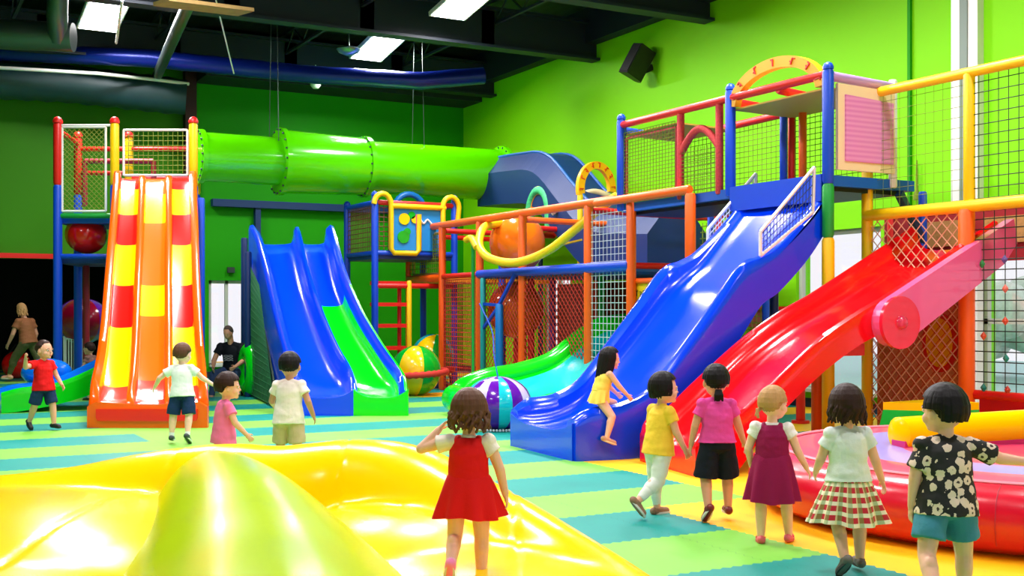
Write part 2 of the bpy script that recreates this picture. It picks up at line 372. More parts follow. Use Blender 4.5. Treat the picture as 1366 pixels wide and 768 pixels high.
# glazing
gl = bpy.data.materials.new('window_glass'); gl.use_nodes = True; nt = gl.node_tree; nt.nodes.clear()
o_ = nt.nodes.new('ShaderNodeOutputMaterial'); a_ = nt.nodes.new('ShaderNodeBsdfTransparent'); b_ = nt.nodes.new('ShaderNodeBsdfGlossy'); x_ = nt.nodes.new('ShaderNodeMixShader')
b_.inputs['Roughness'].default_value = .03; x_.inputs[0].default_value = .06; a_.inputs[0].default_value = (.97, .99, 1, 1)
nt.links.new(a_.outputs[0], x_.inputs[1]); nt.links.new(b_.outputs[0], x_.inputs[2]); nt.links.new(x_.outputs[0], o_.inputs[0])
fm = mat('window_frame_paint', (196, 200, 190), rough=.4)
def window(n, axis, pos, a0, a1, z0, z1, cols, rows_):
    w = bpy.data.objects.new('window_%d' % n, None); col.objects.link(w); w['kind'] = 'structure'
    P = (lambda a, z, o=0: (pos + .1 + o, a, z)) if axis == 'y' else (lambda a, z, o=0: (a, pos + .1 + o, z))
    mb = MB(); t = .07
    for i in range(cols + 1): a = a0 + (a1 - a0) * i / cols; a = min(max(a, a0 + t / 2), a1 - t / 2); mb.bar(P(a, z0), P(a, z1), t, t)
    for j in range(rows_ + 1): z = z0 + (z1 - z0) * j / rows_; z = min(max(z, z0 + t / 2), z1 - t / 2); mb.bar(P(a0, z), P(a1, z), t, t)
    mb.build('frame', fm, w, smooth=False)
    mb = MB()
    c = P((a0 + a1) / 2, (z0 + z1) / 2, .02)
    mb.box(c, (.008, a1 - a0, z1 - z0) if axis == 'y' else (a1 - a0, .008, z1 - z0)); mb.build('pane', gl, w, smooth=False)
    mb = MB(); c = P((a0 + a1) / 2, z0 + .02, -.1); mb.box(c, (.26, a1 - a0 - .01, .05) if axis == 'y' else (a1 - a0 - .01, .26, .05)); mb.build('sill', fm, w, smooth=False)
for i, h in enumerate(holesR): window(i + 1, 'y', XR, *h, 1 if i == 0 else 2, 2 if i == 0 else 2)
window(len(holesR) + 1, 'x', YB, winX[0], winX[1], .25, 2.15, 2, 1)
# outside: sunlit court, hedge
struct(MB().box((24, 12, -.35), (22, 50, .1)).build('ground_outside', mat('court', (170, 205, 200), rough=.8), smooth=False))
def bush(loc, r, label, seed):
    random.seed(seed); mb = MB()
    for i in range(26):
        a = random.uniform(0, 6.28); q = random.random() ** .5 * r; z = random.uniform(.2, 1) * r * 1.2
        mb.ell((loc[0] + math.cos(a) * q, loc[1] + math.sin(a) * q, z), random.uniform(.25, .5) * r, n=8, k=5)
    return tag(mb.build('bush', mat('foliage', (205, 228, 205), rough=.8, vary=.5, bscale=5)), label, 'bush')
bush((25, 21, -.3), 1.6, 'pale green bush outdoors beyond the tall window left of the yellow net frame', 3)
bush((26, 14.6, -.3), 1.8, 'pale green bush outdoors beyond the wide window with hanging ornaments', 4)

# ---------------------------------------------------------------- ceiling fixtures
lampg = mat('lamp_panel', (255, 255, 255), emit=14)
LX = {(3.6, 22.2): 'square bright ceiling lamp at far left, above the striped orange slide', (9.0, 22.2): 'bright ceiling lamp hanging by the blue duct above the green tube', (9.0, 18.2): 'bright ceiling lamp at the top edge, nearest of those in view'}
proto = None; TILT = Matrix.Rotation(R(-9), 3, 'X')
for (x, y) in LAMPS:
    z = 6.84
    t = thing('ceiling_lamp', LX.get((x, y), 'flat ceiling lamp over the hall\'s %s side, %s row from the back' % ({3.6: 'middle', 9.0: 'right', -1.8: 'left'}[x], {22.2: 'first', 18.2: 'second', 14.2: 'third', 10.2: 'fourth', 6.2: 'fifth', 2.2: 'sixth'}[y])), 'lamp', (x, y, z), 'high bay ceiling lamps')
    if proto is None:
        bx = MB(); bx.box((x, y, z + .07), (.72, 1.4, .08), TILT); kids = [bx.build('housing', M['white'], t, smooth=False)]
        kids.append(MB().box((x, y, z + .025), (.64, 1.3, .012), TILT).build('diffuser', lampg, t, smooth=False))
        for s in (-.6, .6): kids.append(MB().tube([(x, y + s, z + .1), (x, y + s, ZC)], .006, 6).build('hanger', M['duct_grey'], t))
        proto = t
    else:
        for c in list(proto.children):
            if c.type == 'MESH': d = c.copy(); col.objects.link(d); d.parent = t; d.matrix_parent_inverse = c.matrix_parent_inverse.copy()
    ld = bpy.data.lights.new('lamp_light', 'AREA'); ld.shape = 'RECTANGLE'; ld.size = .7; ld.size_y = 1.36; ld.energy = LAMP_W * (.5 if y < 9 else 1.08); ld.color = (1, .94, .95); ld.spread = R(170)
    lo = bpy.data.objects.new('lamp_light', ld); col.objects.link(lo); lo.parent = t; lo.location = (0, -.02, .01); lo.rotation_euler = (R(-9), 0, 0)
# ducts and pipes
def corr(name, pts, r, m, label, cat='duct', step=.06, n=24, amp=.02):
    L = 0; mb = MB(); P = []; rr = []
    pts = [Vector(p) for p in pts]
    for a, b in zip(pts, pts[1:]):
        k_ = max(2, int((b - a).length / step))
        for i in range(k_): P.append(a.lerp(b, i / k_)); rr.append(r + (amp if len(P) % 2 else 0))
    P.append(pts[-1]); rr.append(r); mb.tube(P, rr, n); return tag(mb.build(name, m), label, cat)
corr('air_duct', [W(-60, 66, 22.5), W(200, 78, 22.8), W(420, 100, 23), W(560, 108, 23.2), W(645, 101, 23.6)], .17, M['duct_blue'], 'long glossy blue round duct slung below the beams', amp=.008, step=.3)
corr('air_duct', [W(-80, 102, 22.4), W(90, 112, 23.3), W(248, 130, 24.0)], .36, M['duct_teal'], 'wide dark teal corrugated duct along the far left wall top', step=.18, amp=.03)
corr('air_duct', [W(-60, 42, 19), W(98, 50, 19.2)], .24, M['duct_grey'], 'grey sheet metal duct in the top left corner', amp=.01, step=.4)
corr('air_duct', [W(78, -30, 18.6), W(76, 20, 18.8), W(78, 52, 19.1)], .16, M['duct_grey'], 'short vertical grey duct dropping beside the square lamp', amp=.008, step=.2)
corr('pipe', [W(258, -10, 17), W(210, 100, 23.5)], .1, M['duct_grey'], 'slanting grey ceiling pipe left of the centre beams', amp=.003, step=.5)
corr('pipe', [W(-40, 88, 22), W(130, 98, 22.6), W(205, 106, 23.4), W(252, 112, 23.8)], .035, M['white'], 'thin pale pipe running along the teal duct', amp=0, step=1)
corr('cable', cr([W(85, 74, 23.5), W(125, 98, 23.6), W(165, 118, 23.7), W(205, 113, 23.8)], 6), .012, M['duct_grey'], 'slack grey cable looping over the teal duct', 'cable', amp=0, step=.5)
corr('cable', [W(288, 0, 19), W(312, 98, 22)], .012, M['white'], 'thin pale cable hanging down beside the slanting pipe', 'cable', amp=0, step=.5)
corr('cable', [W(163, 0, 18), W(155, 58, 20)], .014, M['white'], 'pale knotted cord hanging right of the square lamp', 'cable', amp=.012, step=.06)
t = thing('ceiling_sensor', 'small pale dome with disc hanging left of the middle lamp', 'sensor', W(465, 66, 23))
c = W(465, 66, 23); mb = MB(); mb.tube([c + Vector((0, 0, a)) for a in (-.12, -.06, 0, .03)], [.06, .2, .24, .2], 20); mb.build('disc', mat('dish_grey', (120, 140, 150), rough=.3, metal=.5), t)
MB().tube([c, c + Vector((0, 0, 1.2))], .02, 8).build('rod', M['duct_grey'], t)
c = W(421, 118, 24.6); t = thing('smoke_detector', 'tiny white round detector under the far beam', 'detector', c); MB().tube([c, c + Vector((0, 0, .06)), c + Vector((0, 0, .12))], [.06, .11, .11], 16).build('body', M['white'], t)
MB().tube([c + Vector((0, 0, .12)), c + Vector((0, 0, .5))], .012, 6).build('rod', M['white'], t)
mb = MB(); a = W(215, 2, 15.5); b = W(328, 16, 16.5); mb.bar(a, b, .4, .05); tag(mb.build('acoustic_panel', mat('panel_tan', (150, 120, 70), rough=.8, vary=.3, bscale=9), smooth=False), 'flat tan and green panel hanging above the slanting pipe', 'panel')
# loudspeaker on the right wall
c = onX(852, 84, XR - .3); t = thing('loudspeaker', 'black loudspeaker tilted down on the lime green wall', 'loudspeaker', c)
mb = MB(); q = Matrix.Rotation(R(24), 3, 'Y') @ Matrix.Rotation(R(14), 3, 'X')
prof = [(-.2, -.17), (-.2, .17), (.16, .12), (.2, .06), (.2, -.06), (.16, -.12)]
mb.loft([[c + q @ Vector((x, y, z)) for x, y in prof] for z in (-.3, -.28, .28, .3)]); mb.build('cabinet', M['black'], t, smooth=False)
MB().box(c + q @ Vector((-.205, 0, 0)), (.02, .3, .54), q).build('grille', mat('grille', (22, 24, 26), rough=.8), t, smooth=False)
MB().bar(c + q @ Vector((.18, 0, -.05)), (XR, c.y, c.z - .05), .08, .12).build('bracket', M['black'], t, smooth=False)
# ---------------------------------------------------------------- play equipment
V3 = Vector
def V(*a): return Vector(a)
def up(p, z): return V(p.x, p.y, z)
# -- big striped slide
def st_px(d, l, r, bed, rim, bot, *mid):
    a = W(l, 400, d); b = W(r, 400, d); return (a.x, a.y, b.x, b.y, bed, rim, bot, *mid)
t = thing('striped_slide', 'giant orange three lane slide with red and yellow blocks beside the left tower', 'slide', up(W(196, 570, 15.3), 0))
OS = [st_px(19.6, 152, 262, 3.72, 3.86, 3.3), st_px(19.2, 151, 262.5, 3.6, 3.76, 3.15), st_px(18.2, 147, 264.5, 2.86, 3.05, 2.4), st_px(17.2, 141, 266.5, 2.05, 2.26, 1.6), st_px(16.4, 136, 269, 1.38, 1.6, .9),
      st_px(15.8, 131, 272, .86, 1.1, .4), st_px(15.35, 126, 275, .52, .82, .06), st_px(15.0, 121, 277, .36, .62, 0), st_px(14.82, 119, 278, .3, .42, 0), st_px(14.76, 118, 278.5, .24, .3, 0)]
def os_col(row, tg, s):
    d = (V(row[0], row[1], 0) + V(row[2], row[3], 0)).dot(FW) / 2; y = HOR - (row[4] - CAM_Z) / d * FPX
    if tg == 1:
        return 4 if y > 507 else (1 if (259 < y < 296 or 379 < y < 421) else 3)
    if tg in (0, 2):
        return 4 if y > 516 else (1 if (252 < y < 286 or 327 < y < 380 or y > 436) else 2)
    return 0
chute('chute', OS, [M['slide_orange'], M['slide_yellow'], M['slide_red'], M['slide_tangerine'], mat('slide_coral', (238, 62, 40), **PL)], t, n=22, lanes=(0, .345, .665, 1), rim=.06, mis=os_col, ridge=.42, ew=.35)
a = W(118, 565, 14.73); b = W(278, 565, 14.73)
mb = MB(); x = (b - a); x.z = 0; w_ = x.length; x.normalize(); y_ = V(-x.y, x.x, 0)
pr = [(0, 0), (w_, 0), (w_, .27), (w_ - .1, .33), (w_ * .6, .3), (w_ * .4, .3), (.1, .33), (0, .27)]
mb.loft([[up(a, 0) + x * u + y_ * o + V(0, 0, v) for u, v in pr] for o in (0, -.03, -.05)])
mb.build('front_lip', M['slide_orange'], t, smooth=False)
mb = MB(); mb.loft([[up(a, 0) + x * u + y_ * o + V(0, 0, v) for u, v in ((.14, .09), (w_ - .14, .09), (w_ - .12, .13), (w_ - .12, .24), (.12, .24), (.12, .13))] for o in (-.04, -.075)]); mb.build('front_pad', M['slide_red'], t)
# -- left tower
t = thing('slide_tower', 'tall netted tower with blue and red posts behind the orange slide', 'play tower', up(W(77, 500, 20), 0))
D0, D1 = 19.95, 21.6; zt = 4.72
for px, dd in ((77, D0), (153, D0), (258, D0), (104, D1), (172, D1), (262, D1)):
    p = up(W(px, 400, dd), 0); front = dd == D0
    pole(t, p, up(p, 3.65), .075, M['p_blue']); pole(t, up(p, 3.65), up(p, zt), .075, M['p_red'] if px < 110 else M['p_yellow']); capp(t, up(p, zt), .075, M['p_red'])
def P2(px, d, z): return up(W(px, 400, d), z)
def wframe(parent, A, B, C, D, r, m=None):
    mb = MB()
    for p, q in ((A, B), (B, C), (C, D), (D, A)): mb.tube([p, q], r, 8)
    return mb.build('net_frame', m or M['white'], parent)
for (l, r, z0, z1) in ((83, 141, 3.2, 4.65), (165, 250, 3.82, 4.6)):
    q = [P2(l, D0, z0), P2(r, D0, z0), P2(r, D0, z1), P2(l, D0, z1)]; wframe(t, *q, .022); net('net', *q, .085, .085, .006, M['n_olive'], t, diamond=(l < 100))
for (l, ld, r, rd, z, m) in ((77, D0, 153, D0, 3.12, 'p_green'), (77, D0, 153, D0, 2.42, 'p_blue'), (77, D0, 153, D0, 4.68, 'white'), (77, D0, 104, D1, 3.12, 'p_blue'), (104, D1, 172, D1, 4.05, 'p_red'), (172, D1, 262, D1, 3.95, 'p_red'), (77, D0, 104, D1, 4.6, 'p_red'), (258, D0, 262, D1, 3.1, 'p_blue'), (104, D1, 262, D1, 2.4, 'p_blue'), (104, D1, 262, D1, 4.5, 'p_red')):
    pole(t, P2(l, ld, z), P2(r, rd, z), .045 if m != 'white' else .02, M[m], 'rail')
panel(t, 'deck', P2(79, D0 + .1, 3.05), P2(255, D0 + .1, 3.05), P2(260, D1, 3.05), P2(106, D1, 3.05), .1, M['deck'])
panel(t, 'deck', P2(79, D0 + .1, 2.35), P2(150, D0 + .1, 2.35), P2(170, D1, 2.35), P2(106, D1, 2.35), .1, M['navy'])
mb = MB()
for q in ((113, 215, 205, 215), (113, 215, 113, 275), (205, 215, 205, 240)): mb.tube([W(q[0], q[1], 21.3), W(q[2], q[3], 21.3)], .05, 8)
mb.build('rail', mat('foam_maroon', (170, 30, 50), rough=.5), t)
p = P2(115, 20.9, 0); pole(t, p, up(p, 2.3), .06, mat('foam_maroon', (170, 30, 50)))
p = up(W(268, 400, 18.6), 0); pole(t, p, up(p, 3.3), .06, M['p_blue'])
def beach(name, c, r, cols, nseg, label, cat='ball', tilt=(0, 0), sq=1, rot0=0, cap=None):
    """ball with meridian segments"""
    mb = MB(); N = nseg * 6; rot = Matrix.Rotation(tilt[0], 3, 'X') @ Matrix.Rotation(tilt[1], 3, 'Y') @ Matrix.Rotation(rot0, 3, 'Z')
    mb.ell(c, (r, r, r * sq), rot, N, 20, mis=lambda k, i: ((i // 6) % len(cols)) if i >= 0 and (cap is None or 1 < k < 18) else (cap or 0))
    o = mb.build(name, [M[x] for x in cols] + ([M[cap]] if isinstance(cap, str) else []))
    if label: tag(o, label, cat)
    return o
c = W(115, 313, 20.5); o = beach('crawl_ball', c, .36, ['slide_red', 'ball_maroon', 'ball_orange', 'slide_red'], 6, 'round red pod with orange oval windows sitting inside the left tower', tilt=(.3, .2), rot0=.4, sq=.93)
o = beach('ball', W(110, 428, 22.4), .52, ['ball_maroon', 'ball_purple'], 4, 'large maroon ball in the shade under the left tower', sq=.85, rot0=.5)
# little slide under the tower
t = thing('toddler_slide', 'small blue slide with a green side running left from under the striped slide', 'slide', (2.2, 18.4, 0))
chute('chute', [(1.55, 19.2, 1.55, 18.2, .14, .3, .0), (1.8, 19.2, 1.8, 18.2, .16, .36, .02), (2.3, 19.2, 2.3, 18.2, .28, .42, .1), (2.8, 19.2, 2.8, 18.2, .45, .62, .24), (3.4, 19.2, 3.4, 18.2, .72, .95, .5)], [M['slide_teal'] if False else mat('slide_azure', (0, 110, 225), **PL), M['slide_green']], t, mis=lambda r, tg, s: 1 if tg in ('R', 'o', 'b') and tg != 'x' else 0, rim=.06)
mb = MB(); mb.ell((2.3, 19.35, .52), (.38, .26, .22)); mb.build('roll_cushion', mat('slide_azure', (0, 110, 225)), t)
mb = MB()
for i in range(3): mb.bar((2.9 + i * .35, 18.4, 0), (2.9 + i * .35, 18.4, .3 + i * .12), .06, .06)
mb.build('support', M['navy'], t, smooth=False)
t = thing('fence', 'low pale picket barrier in the shade behind the small blue slide', 'fence', P2(100, 21.9, 0)); mb = MB()
for i in range(9): p = P2(88 + i * 3.6, 22.1, .1); mb.tube([p, up(p, .95)], .014, 6)
mb.build('bars', M['white'], t); mb = MB(); mb.tube([P2(86, 22.1, .95), P2(118, 22.1, .95)], .02, 6); mb.tube([P2(86, 22.1, .12), P2(118, 22.1, .12)], .02, 6); mb.build('rail', M['white'], t)
for px in (86, 118): pole(t, P2(px, 22.1, 0), P2(px, 22.1, 1.0), .025, M['white'])
# -- lime tube
Yt = 21.5; zt = 4.33
t = thing('tube_slide', 'big lime green crawl tube crossing high along the back wall', 'tube slide', (8.5, Yt, 0))
def tsec(name, x0, x1, r0, r1, n=3):
    mb = MB(); xs = [x0, x0 + .02] + [x0 + (x1 - x0) * i / 8 for i in range(1, 8)] + [x1 - .02, x1]
    pts = [V(x, Yt, zt) for x in xs]; rr = [r0 + (r1 - r0) * (x - x0) / (x1 - x0) for x in xs]
    mb.tube(pts, rr, 40, up0=V(0, 0, 1)); o = mb.build(name, M['tube_green'], t); return o
def flange(x, r):
    mb = MB(); mb.tube([V(x - .05, Yt, zt), V(x - .045, Yt, zt), V(x + .045, Yt, zt), V(x + .05, Yt, zt)], [r * .96, r + .045, r + .045, r * .96], 40, up0=V(0, 0, 1))
    f = mb.build('flange', M['tube_green'], t); mb = MB()
    for i in range(20):
        a = 2 * math.pi * i / 20; mb.ell((x - .06, Yt + math.cos(a) * (r + .01), zt + math.sin(a) * (r + .01)), .022, n=6, k=4)
    mb.build('bolts', M['duct_grey'], f)
def tx(px): return onY(px, 400, Yt).x
tsec('tube', tx(262), tx(374), .45, .46); tsec('sleeve', tx(374), tx(486), .61, .56); tsec('tube', tx(486), tx(668), .51, .54)
flange(tx(374), .6); flange(tx(486), .56); flange(tx(668), .57); flange(tx(262) + .06, .46)
for x in (6.6, 9.6):
    for s in (-.3, .3): MB().tube([V(x, Yt + s, zt + .35), V(x, Yt + s * .6, 7.3)], .008, 6).build('hanger', M['duct_grey'], t)
# -- blue/green double slide
t = thing('double_slide', 'twin lane slide, left lane blue, right lane blue turning green', 'slide', up(W(465, 553, 17.5), 0))
DS = [(20.7, 332, 444, 2.66, 2.8, 2.2, 395), (20.4, 332, 444.5, 2.64, 3.0, 2.0, 396), (19.9, 340, 450, 2.42, 2.8, 1.7, 400), (19.0, 352, 462, 1.82, 2.2, 1.1, 411), (18.2, 364, 484, 1.22, 1.55, .5, 428), (17.5, 376, 512, .72, 1.02, .06, 448), (17.05, 386, 532, .42, .72, 0, 464), (16.7, 391, 542, .3, .56, 0, 470), (16.4, 393, 545, .24, .36, 0, 472)]
DS = [st_px(d, l, r, b, ri, bo, (m - l) / (r - l)) for d, l, r, b, ri, bo, m in DS]
chute('chute', DS, [M['slide_blue'], M['slide_green']], t, n=14, lanes=(0, .5, 1), rim=.065, ew=.55, mis=lambda r, tg, s: 1 if (tg in (1, 'R', 'b') or (tg == 'd' and False)) and s > .42 else 0, ridge=.9)
a = W(393, 400, 16.4); b = W(472, 400, 16.4); c = W(545, 400, 16.4)
def lipbox(a, b, m, h):
    mb = MB(); x = (b - a); x.z = 0; L = x.length; x.normalize(); y = V(-x.y, x.x, 0); N = 12
    prof = [(0, 0), (L, 0)] + [(L * (1 - i / N), h + .12 * (abs(2 * i / N - 1)) ** 3) for i in range(N + 1)]
    mb.loft([[up(a, 0) + x * u + y * o + V(0, 0, v * (1 if o > -.03 else .97)) for u, v in prof] for o in (.05, 0, -.04)]); mb.build('front_lip', m, t, smooth=False)
lipbox(a, b, M['slide_blue'], .26); lipbox(b, c, M['slide_green'], .26)
S0 = P2(326, 20.9, 0); S1 = P2(338, 18.8, 0)
for p, h in ((S0, 2.8), (P2(331, 19.9, 0), 2.5)): pole(t, p, up(p, h), .06, M['navy'])
panel(t, 'side_panel', P2(329, 20.6, 0.02), P2(372, 17.4, 0.02), P2(352, 19.0, 1.25), P2(331, 20.3, 2.3), .03, mat('panel_deep_green', (4, 48, 20), rough=.5))
net('net', P2(328, 20.5, .05), P2(366, 17.5, .05), P2(346, 19.0, 1.9), P2(329, 20.3, 2.4), .12, .12, .005, mat('net_green', (30, 110, 60), rough=.6), t)
for px, dd, h in ((447, 20.7, 2.5), (470, 19.4, 1.4)): pole(t, P2(px, dd, 0), P2(px, dd, h), .05, M['navy'])
# -- climbing tower with steps
Yc = 20.1; t = thing('climbing_tower', 'small tower of blue posts with red steps and a yellow guard rail', 'play tower', (8.9, Yc, 0))
def cY(px, z, Y=Yc): return up(onY(px, 400, Y), z)
xa, xb = cY(500, 0).x, cY(606, 0).x
for x, y, m, h in ((xa, Yc, 'p_blue', 3.62), (xb, Yc, 'p_blue', 3.62), (xa, Yc + 1.45, 'p_blue', 3.55), (xb, Yc + 1.45, 'p_blue', 3.55)): pole(t, (x, y, 0), (x, y, h), .065, M[m]); capp(t, (x, y, h), .06, M['p_blue'])
for z, m in ((3.5, 'p_red'), (1.95, 'p_red'), (2.56, 'p_blue')): pole(t, (xa, Yc, z), (xb, Yc, z), .05, M[m], 'rail')
for x in (xa, xb):
    for z in (3.5, 2.56): pole(t, (x, Yc, z), (x, Yc + 1.45, z), .045, M['p_blue'], 'rail')
net('net', (xa, Yc, 2.6), (xa, Yc + 1.45, 2.6), (xa, Yc + 1.45, 3.5), (xa, Yc, 3.5), .09, .09, .009, M['n_brown'], t)
net('net', (xa, Yc, 2.6), (xa + .3, Yc, 2.6), (xa + .3, Yc, 3.5), (xa, Yc, 3.5), .09, .09, .009, M['n_brown'], t)
panel(t, 'deck', (xa, Yc, 2.5), (xb, Yc, 2.5), (xb, Yc + 1.45, 2.5), (xa, Yc + 1.45, 2.5), .1, M['navy'])
xs = cY(545, 0).x
pole(t, (xs, Yc - .02, 0), (xs, Yc - .02, 2.05), .05, M['p_yellow'])
for z in (2.0, 1.6, 1.2, .78, .36):
    MB().box(((xa + xs) / 2, Yc + .12, z), (xs - xa - .02, .3, .07)).build('step', M['p_red'], t, smooth=False)
for x in (xs - .06,): pole(t, (x, Yc + .3, 0), (x, Yc + .3, 2.0), .04, M['p_red'])
yl = cY(519, 0).x; yr = cY(588, 0).x; ym = cY(556, 0).x
g = Yc - .1
pts = [V(ym, g, 3.3), V(ym, g, 2.62), V(ym - .06, g, 2.56), V(yl + .06, g, 2.56), V(yl, g, 2.64), V(yl, g, 3.42), V(yl, g, 3.55)]
# end loops arch back to the posts
loopL = [V(yl, g, 3.42)] + [V(yl - .17 + .17 * math.cos(a), g, 3.46 + .2 * math.sin(a)) for a in [math.pi * i / 8 for i in range(9)]]
loopR = [V(yr, g, 2.95)] + [V(yr + .17 - .17 * math.cos(a), g, 3.46 + .2 * math.sin(a)) for a in [math.pi * i / 8 for i in range(9)]] + [V(yr + .3, g, 3.1)]
MB().tube(pts[:-1], .05, 10).build('guard_rail', M['p_yellow'], t); MB().tube(loopL, .05, 10).build('guard_loop', M['p_yellow'], t); MB().tube(loopR, .05, 10).build('guard_loop', M['p_yellow'], t)
MB().tube([V(yl, g, 3.44), V(yr + .05, g, 3.44)], .05, 10).build('guard_rail', M['p_yellow'], t)
xm = cY(546, 0, Yc + .7).x; MB().tube([V(xm - .33, Yc + .7, 2.56), V(xm - .33, Yc + .7, 3.35)] + [V(xm - .33 * math.cos(a), Yc + .7, 3.4 + .36 * math.sin(a)) for a in [math.pi * i / 12 for i in range(13)]] + [V(xm + .33, Yc + .7, 2.56)], .06, 12).build('arch', mat('foam_azure', (0, 110, 190), rough=.4), t)
pic = panel(t, 'picture_panel', (yl + .05, g + .05, 2.62), (yr, g + .05, 2.62), (yr, g + .05, 3.4), (yl + .05, g + .05, 3.4), .03, mat('picture_blue', (30, 140, 220), rough=.4))
for (px, py, r, m_) in ((539, 292, .11, 'ball_yellow'), (549, 287, .07, 'ball_green'), (553, 293, .07, 'ball_yellow'), (538, 316, .12, 'ball_green'), (543, 309, .07, 'ball_green')):
    q = onY(px, py, g + .03); MB().tube([q, q - V(0, .02, 0)], r, 16, up0=V(0, 0, 1)).build('balloon_motif', M[m_], pic)
MB().tube([onY(556, 286, g + .02), onY(558, 318, g + .02)], .035, 8).build('candle_motif', M['pink_panel'], pic)
MB().tube(cr([onY(560, 291, g + .02), onY(565, 298, g + .02), onY(570, 293, g + .02), onY(576, 299, g + .02)], 4), .018, 6).build('swirl_motif', M['white'], pic)
# -- balls on the floor near the tower
c = up(W(555, 526, 20.3), .43); o = beach('ball', c, .44, ['ball_green', 'ball_yellow'], 6, 'large green and yellow ball circled by a red rope ring', tilt=(.0, .06), rot0=R(-96))
mb = MB(); N = 60; P = []
for i in range(N): a = 2 * math.pi * i / N; P.append(c + V(.53 * math.cos(a), .53 * math.sin(a), -.04 + .03 * math.cos(a)))
mb.tube(P, [.048 + .014 * (i % 2) for i in range(N)], 8, closed=True); tag(mb.build('rope_ring', M['n_red']), 'chunky red rope ring around the green and yellow ball', 'ring')
c = up(W(578, 500, 22.3), .62); o = beach('ball', c, .42, ['ball_yellow', 'ball_green', 'slide_teal'], 6, 'second green and yellow ball, higher and just behind the roped one', tilt=(.3, 0))
MB().tube([up(c, 0), up(c, .06), up(c, .2)], [.3, .3, .22], 20).build('stand', M['navy'], o)
c = up(W(591, 506, 22.0), 0)
t = thing('stool', 'low red stool behind the roped ball and orange post', 'stool', c); MB().tube([up(c, .3), up(c, .33), up(c, .4), up(c, .42)], [.2, .24, .24, .2], 20).build('seat', M['p_red'], t)
for i in range(3): a = i * 2.1; MB().tube([c + V(.12 * math.cos(a), .12 * math.sin(a), .3), c + V(.2 * math.cos(a), .2 * math.sin(a), 0)], .02, 8).build('leg', M['black'], t)
# -- purple pumpkin
c = up(W(664, 577, 14.45), .33); o = beach('floor_cushion_ball', c, .43, ['ball_purple', 'ball_teal', 'ball_purple', 'ball_lilac'], 16, 'squashed purple and turquoise striped ball at the foot of the wavy green slide', sq=.79, rot0=R(-48))
mb = MB()
for i in range(48): a = 2 * math.pi * i / 48; mb.ell(c + V(.3 * math.cos(a), .3 * math.sin(a), -.31), .018, n=6, k=4)
mb.build('bead_trim', M['n_white'], o)
tag(MB().tube(cr([c + V(0, 0, .34), c + V(0, .1, .6), c + V(.05, .25, .9), c + V(.0, .5, 1.25)], 6), .008, 6).build('cord', M['p_blue']), 'thin blue cord rising from the top of the purple striped ball', 'cord')
# -- wavy green / teal slide
t = thing('wavy_slide', 'low wavy slide with turquoise bed and thick green edges beneath the orange frame', 'slide', (7.6, 13.9, 0))
far = [onY(px, py, 15.2) for px, py in ((606, 530), (622, 515), (650, 504), (690, 497), (735, 482), (770, 455), (800, 436), (835, 430))]
near = [onY(px, py, 12.75) for px, py in ((686, 553), (705, 548), (740, 538), (775, 530), (810, 512), (850, 480), (880, 452), (905, 446))]
F = cr(far, 6); Nn = cr(near, 6)
rim_r = .15
MB().tube(F, [rim_r * .9] * 3 + [rim_r] * (len(F) - 3), 16).build('rim', M['slide_green'], t); MB().tube(Nn, [rim_r * .95] * len(Nn), 16).build('rim', M['slide_green'], t)
mb = MB(); rings = []
for a, b in zip(F, Nn):
    top = []; bot = []; K = 12
    for i in range(K + 1):
        u = i / K; p = a.lerp(b, u); s = (2 * u - 1) ** 2; z = p.z - .22 * (1 - s ** 1.5) + .02; top.append(V(p.x, p.y, max(.06, z))); bot.append(V(p.x, p.y, max(.0, p.z - .5) if p.z > .75 else 0.0))
    rings.append(top + bot[::-1])
mb.loft(rings, mis=lambda k, i: (1 if i in (0, 11) else 0)); mb.build('bed', [mat('slide_turquoise', (0, 190, 190), **PL), M['slide_green']], t)
mb = MB(); mb.tube(cr([V(F[0].x - .04, 15.1, .22), V(F[0].x - .12, 14.6, .2), V(F[0].x - .05, 14.0, .18)], 6), .2, 16); mb.build('end_roll', M['slide_green'], t)
# -- giant blue slide
t = thing('giant_slide', 'giant glossy blue slide with mesh sided top, girl in yellow on its edge', 'slide', (7.4, 10.4, 0))
BS = [(6.14, 11.25, 6.04, 9.72, .26, .42, 0), (6.3, 11.23, 6.22, 9.68, .22, .52, 0), (6.6, 11.2, 6.55, 9.64, .26, .56, 0), (6.95, 11.2, 6.95, 9.64, .42, .72, 0), (7.3, 11.2, 7.3, 9.64, .78, 1.08, .3), (7.75, 11.2, 7.75, 9.64, 1.24, 1.58, .82), (8.1, 11.2, 8.1, 9.64, 1.62, 1.98, 1.25), (8.35, 11.2, 8.35, 9.64, 1.82, 2.08, 1.55), (8.6, 11.2, 8.6, 9.64, 2.0, 2.2, 1.7), (9.0, 11.2, 9.0, 9.64, 2.4, 2.52, 2.05), (9.3, 11.2, 9.3, 9.64, 2.72, 2.82, 2.4)]
chute('chute', BS, M['slide_blue'], t, n=10, rim=.09, ew=.6)
MB().loft([[V(6.14 - o, 11.2, 0), V(6.05 - o, 9.76, 0)] + [V(6.05 - o + .09 * i / 10, 9.76 + 1.44 * i / 10, .27 + .1 * abs(2 * i / 10 - 1) ** 3) for i in range(11)] for o in (-.06, .0, .03)]).build('front_lip', M['slide_blue'], t)
for Y, q in ((11.2, [(8.85, 2.12), (9.6, 2.78), (9.6, 3.2), (8.85, 2.48)]), (9.64, [(8.33, 2.08), (9.08, 2.58), (9.1, 3.08), (8.33, 2.34)])):
    q = [V(x, Y, z) for x, z in q]; wframe(t, *q, .02); net('net', *q, .055, .055, .006, M['n_white'] if Y > 10 else M['n_blue'], t)
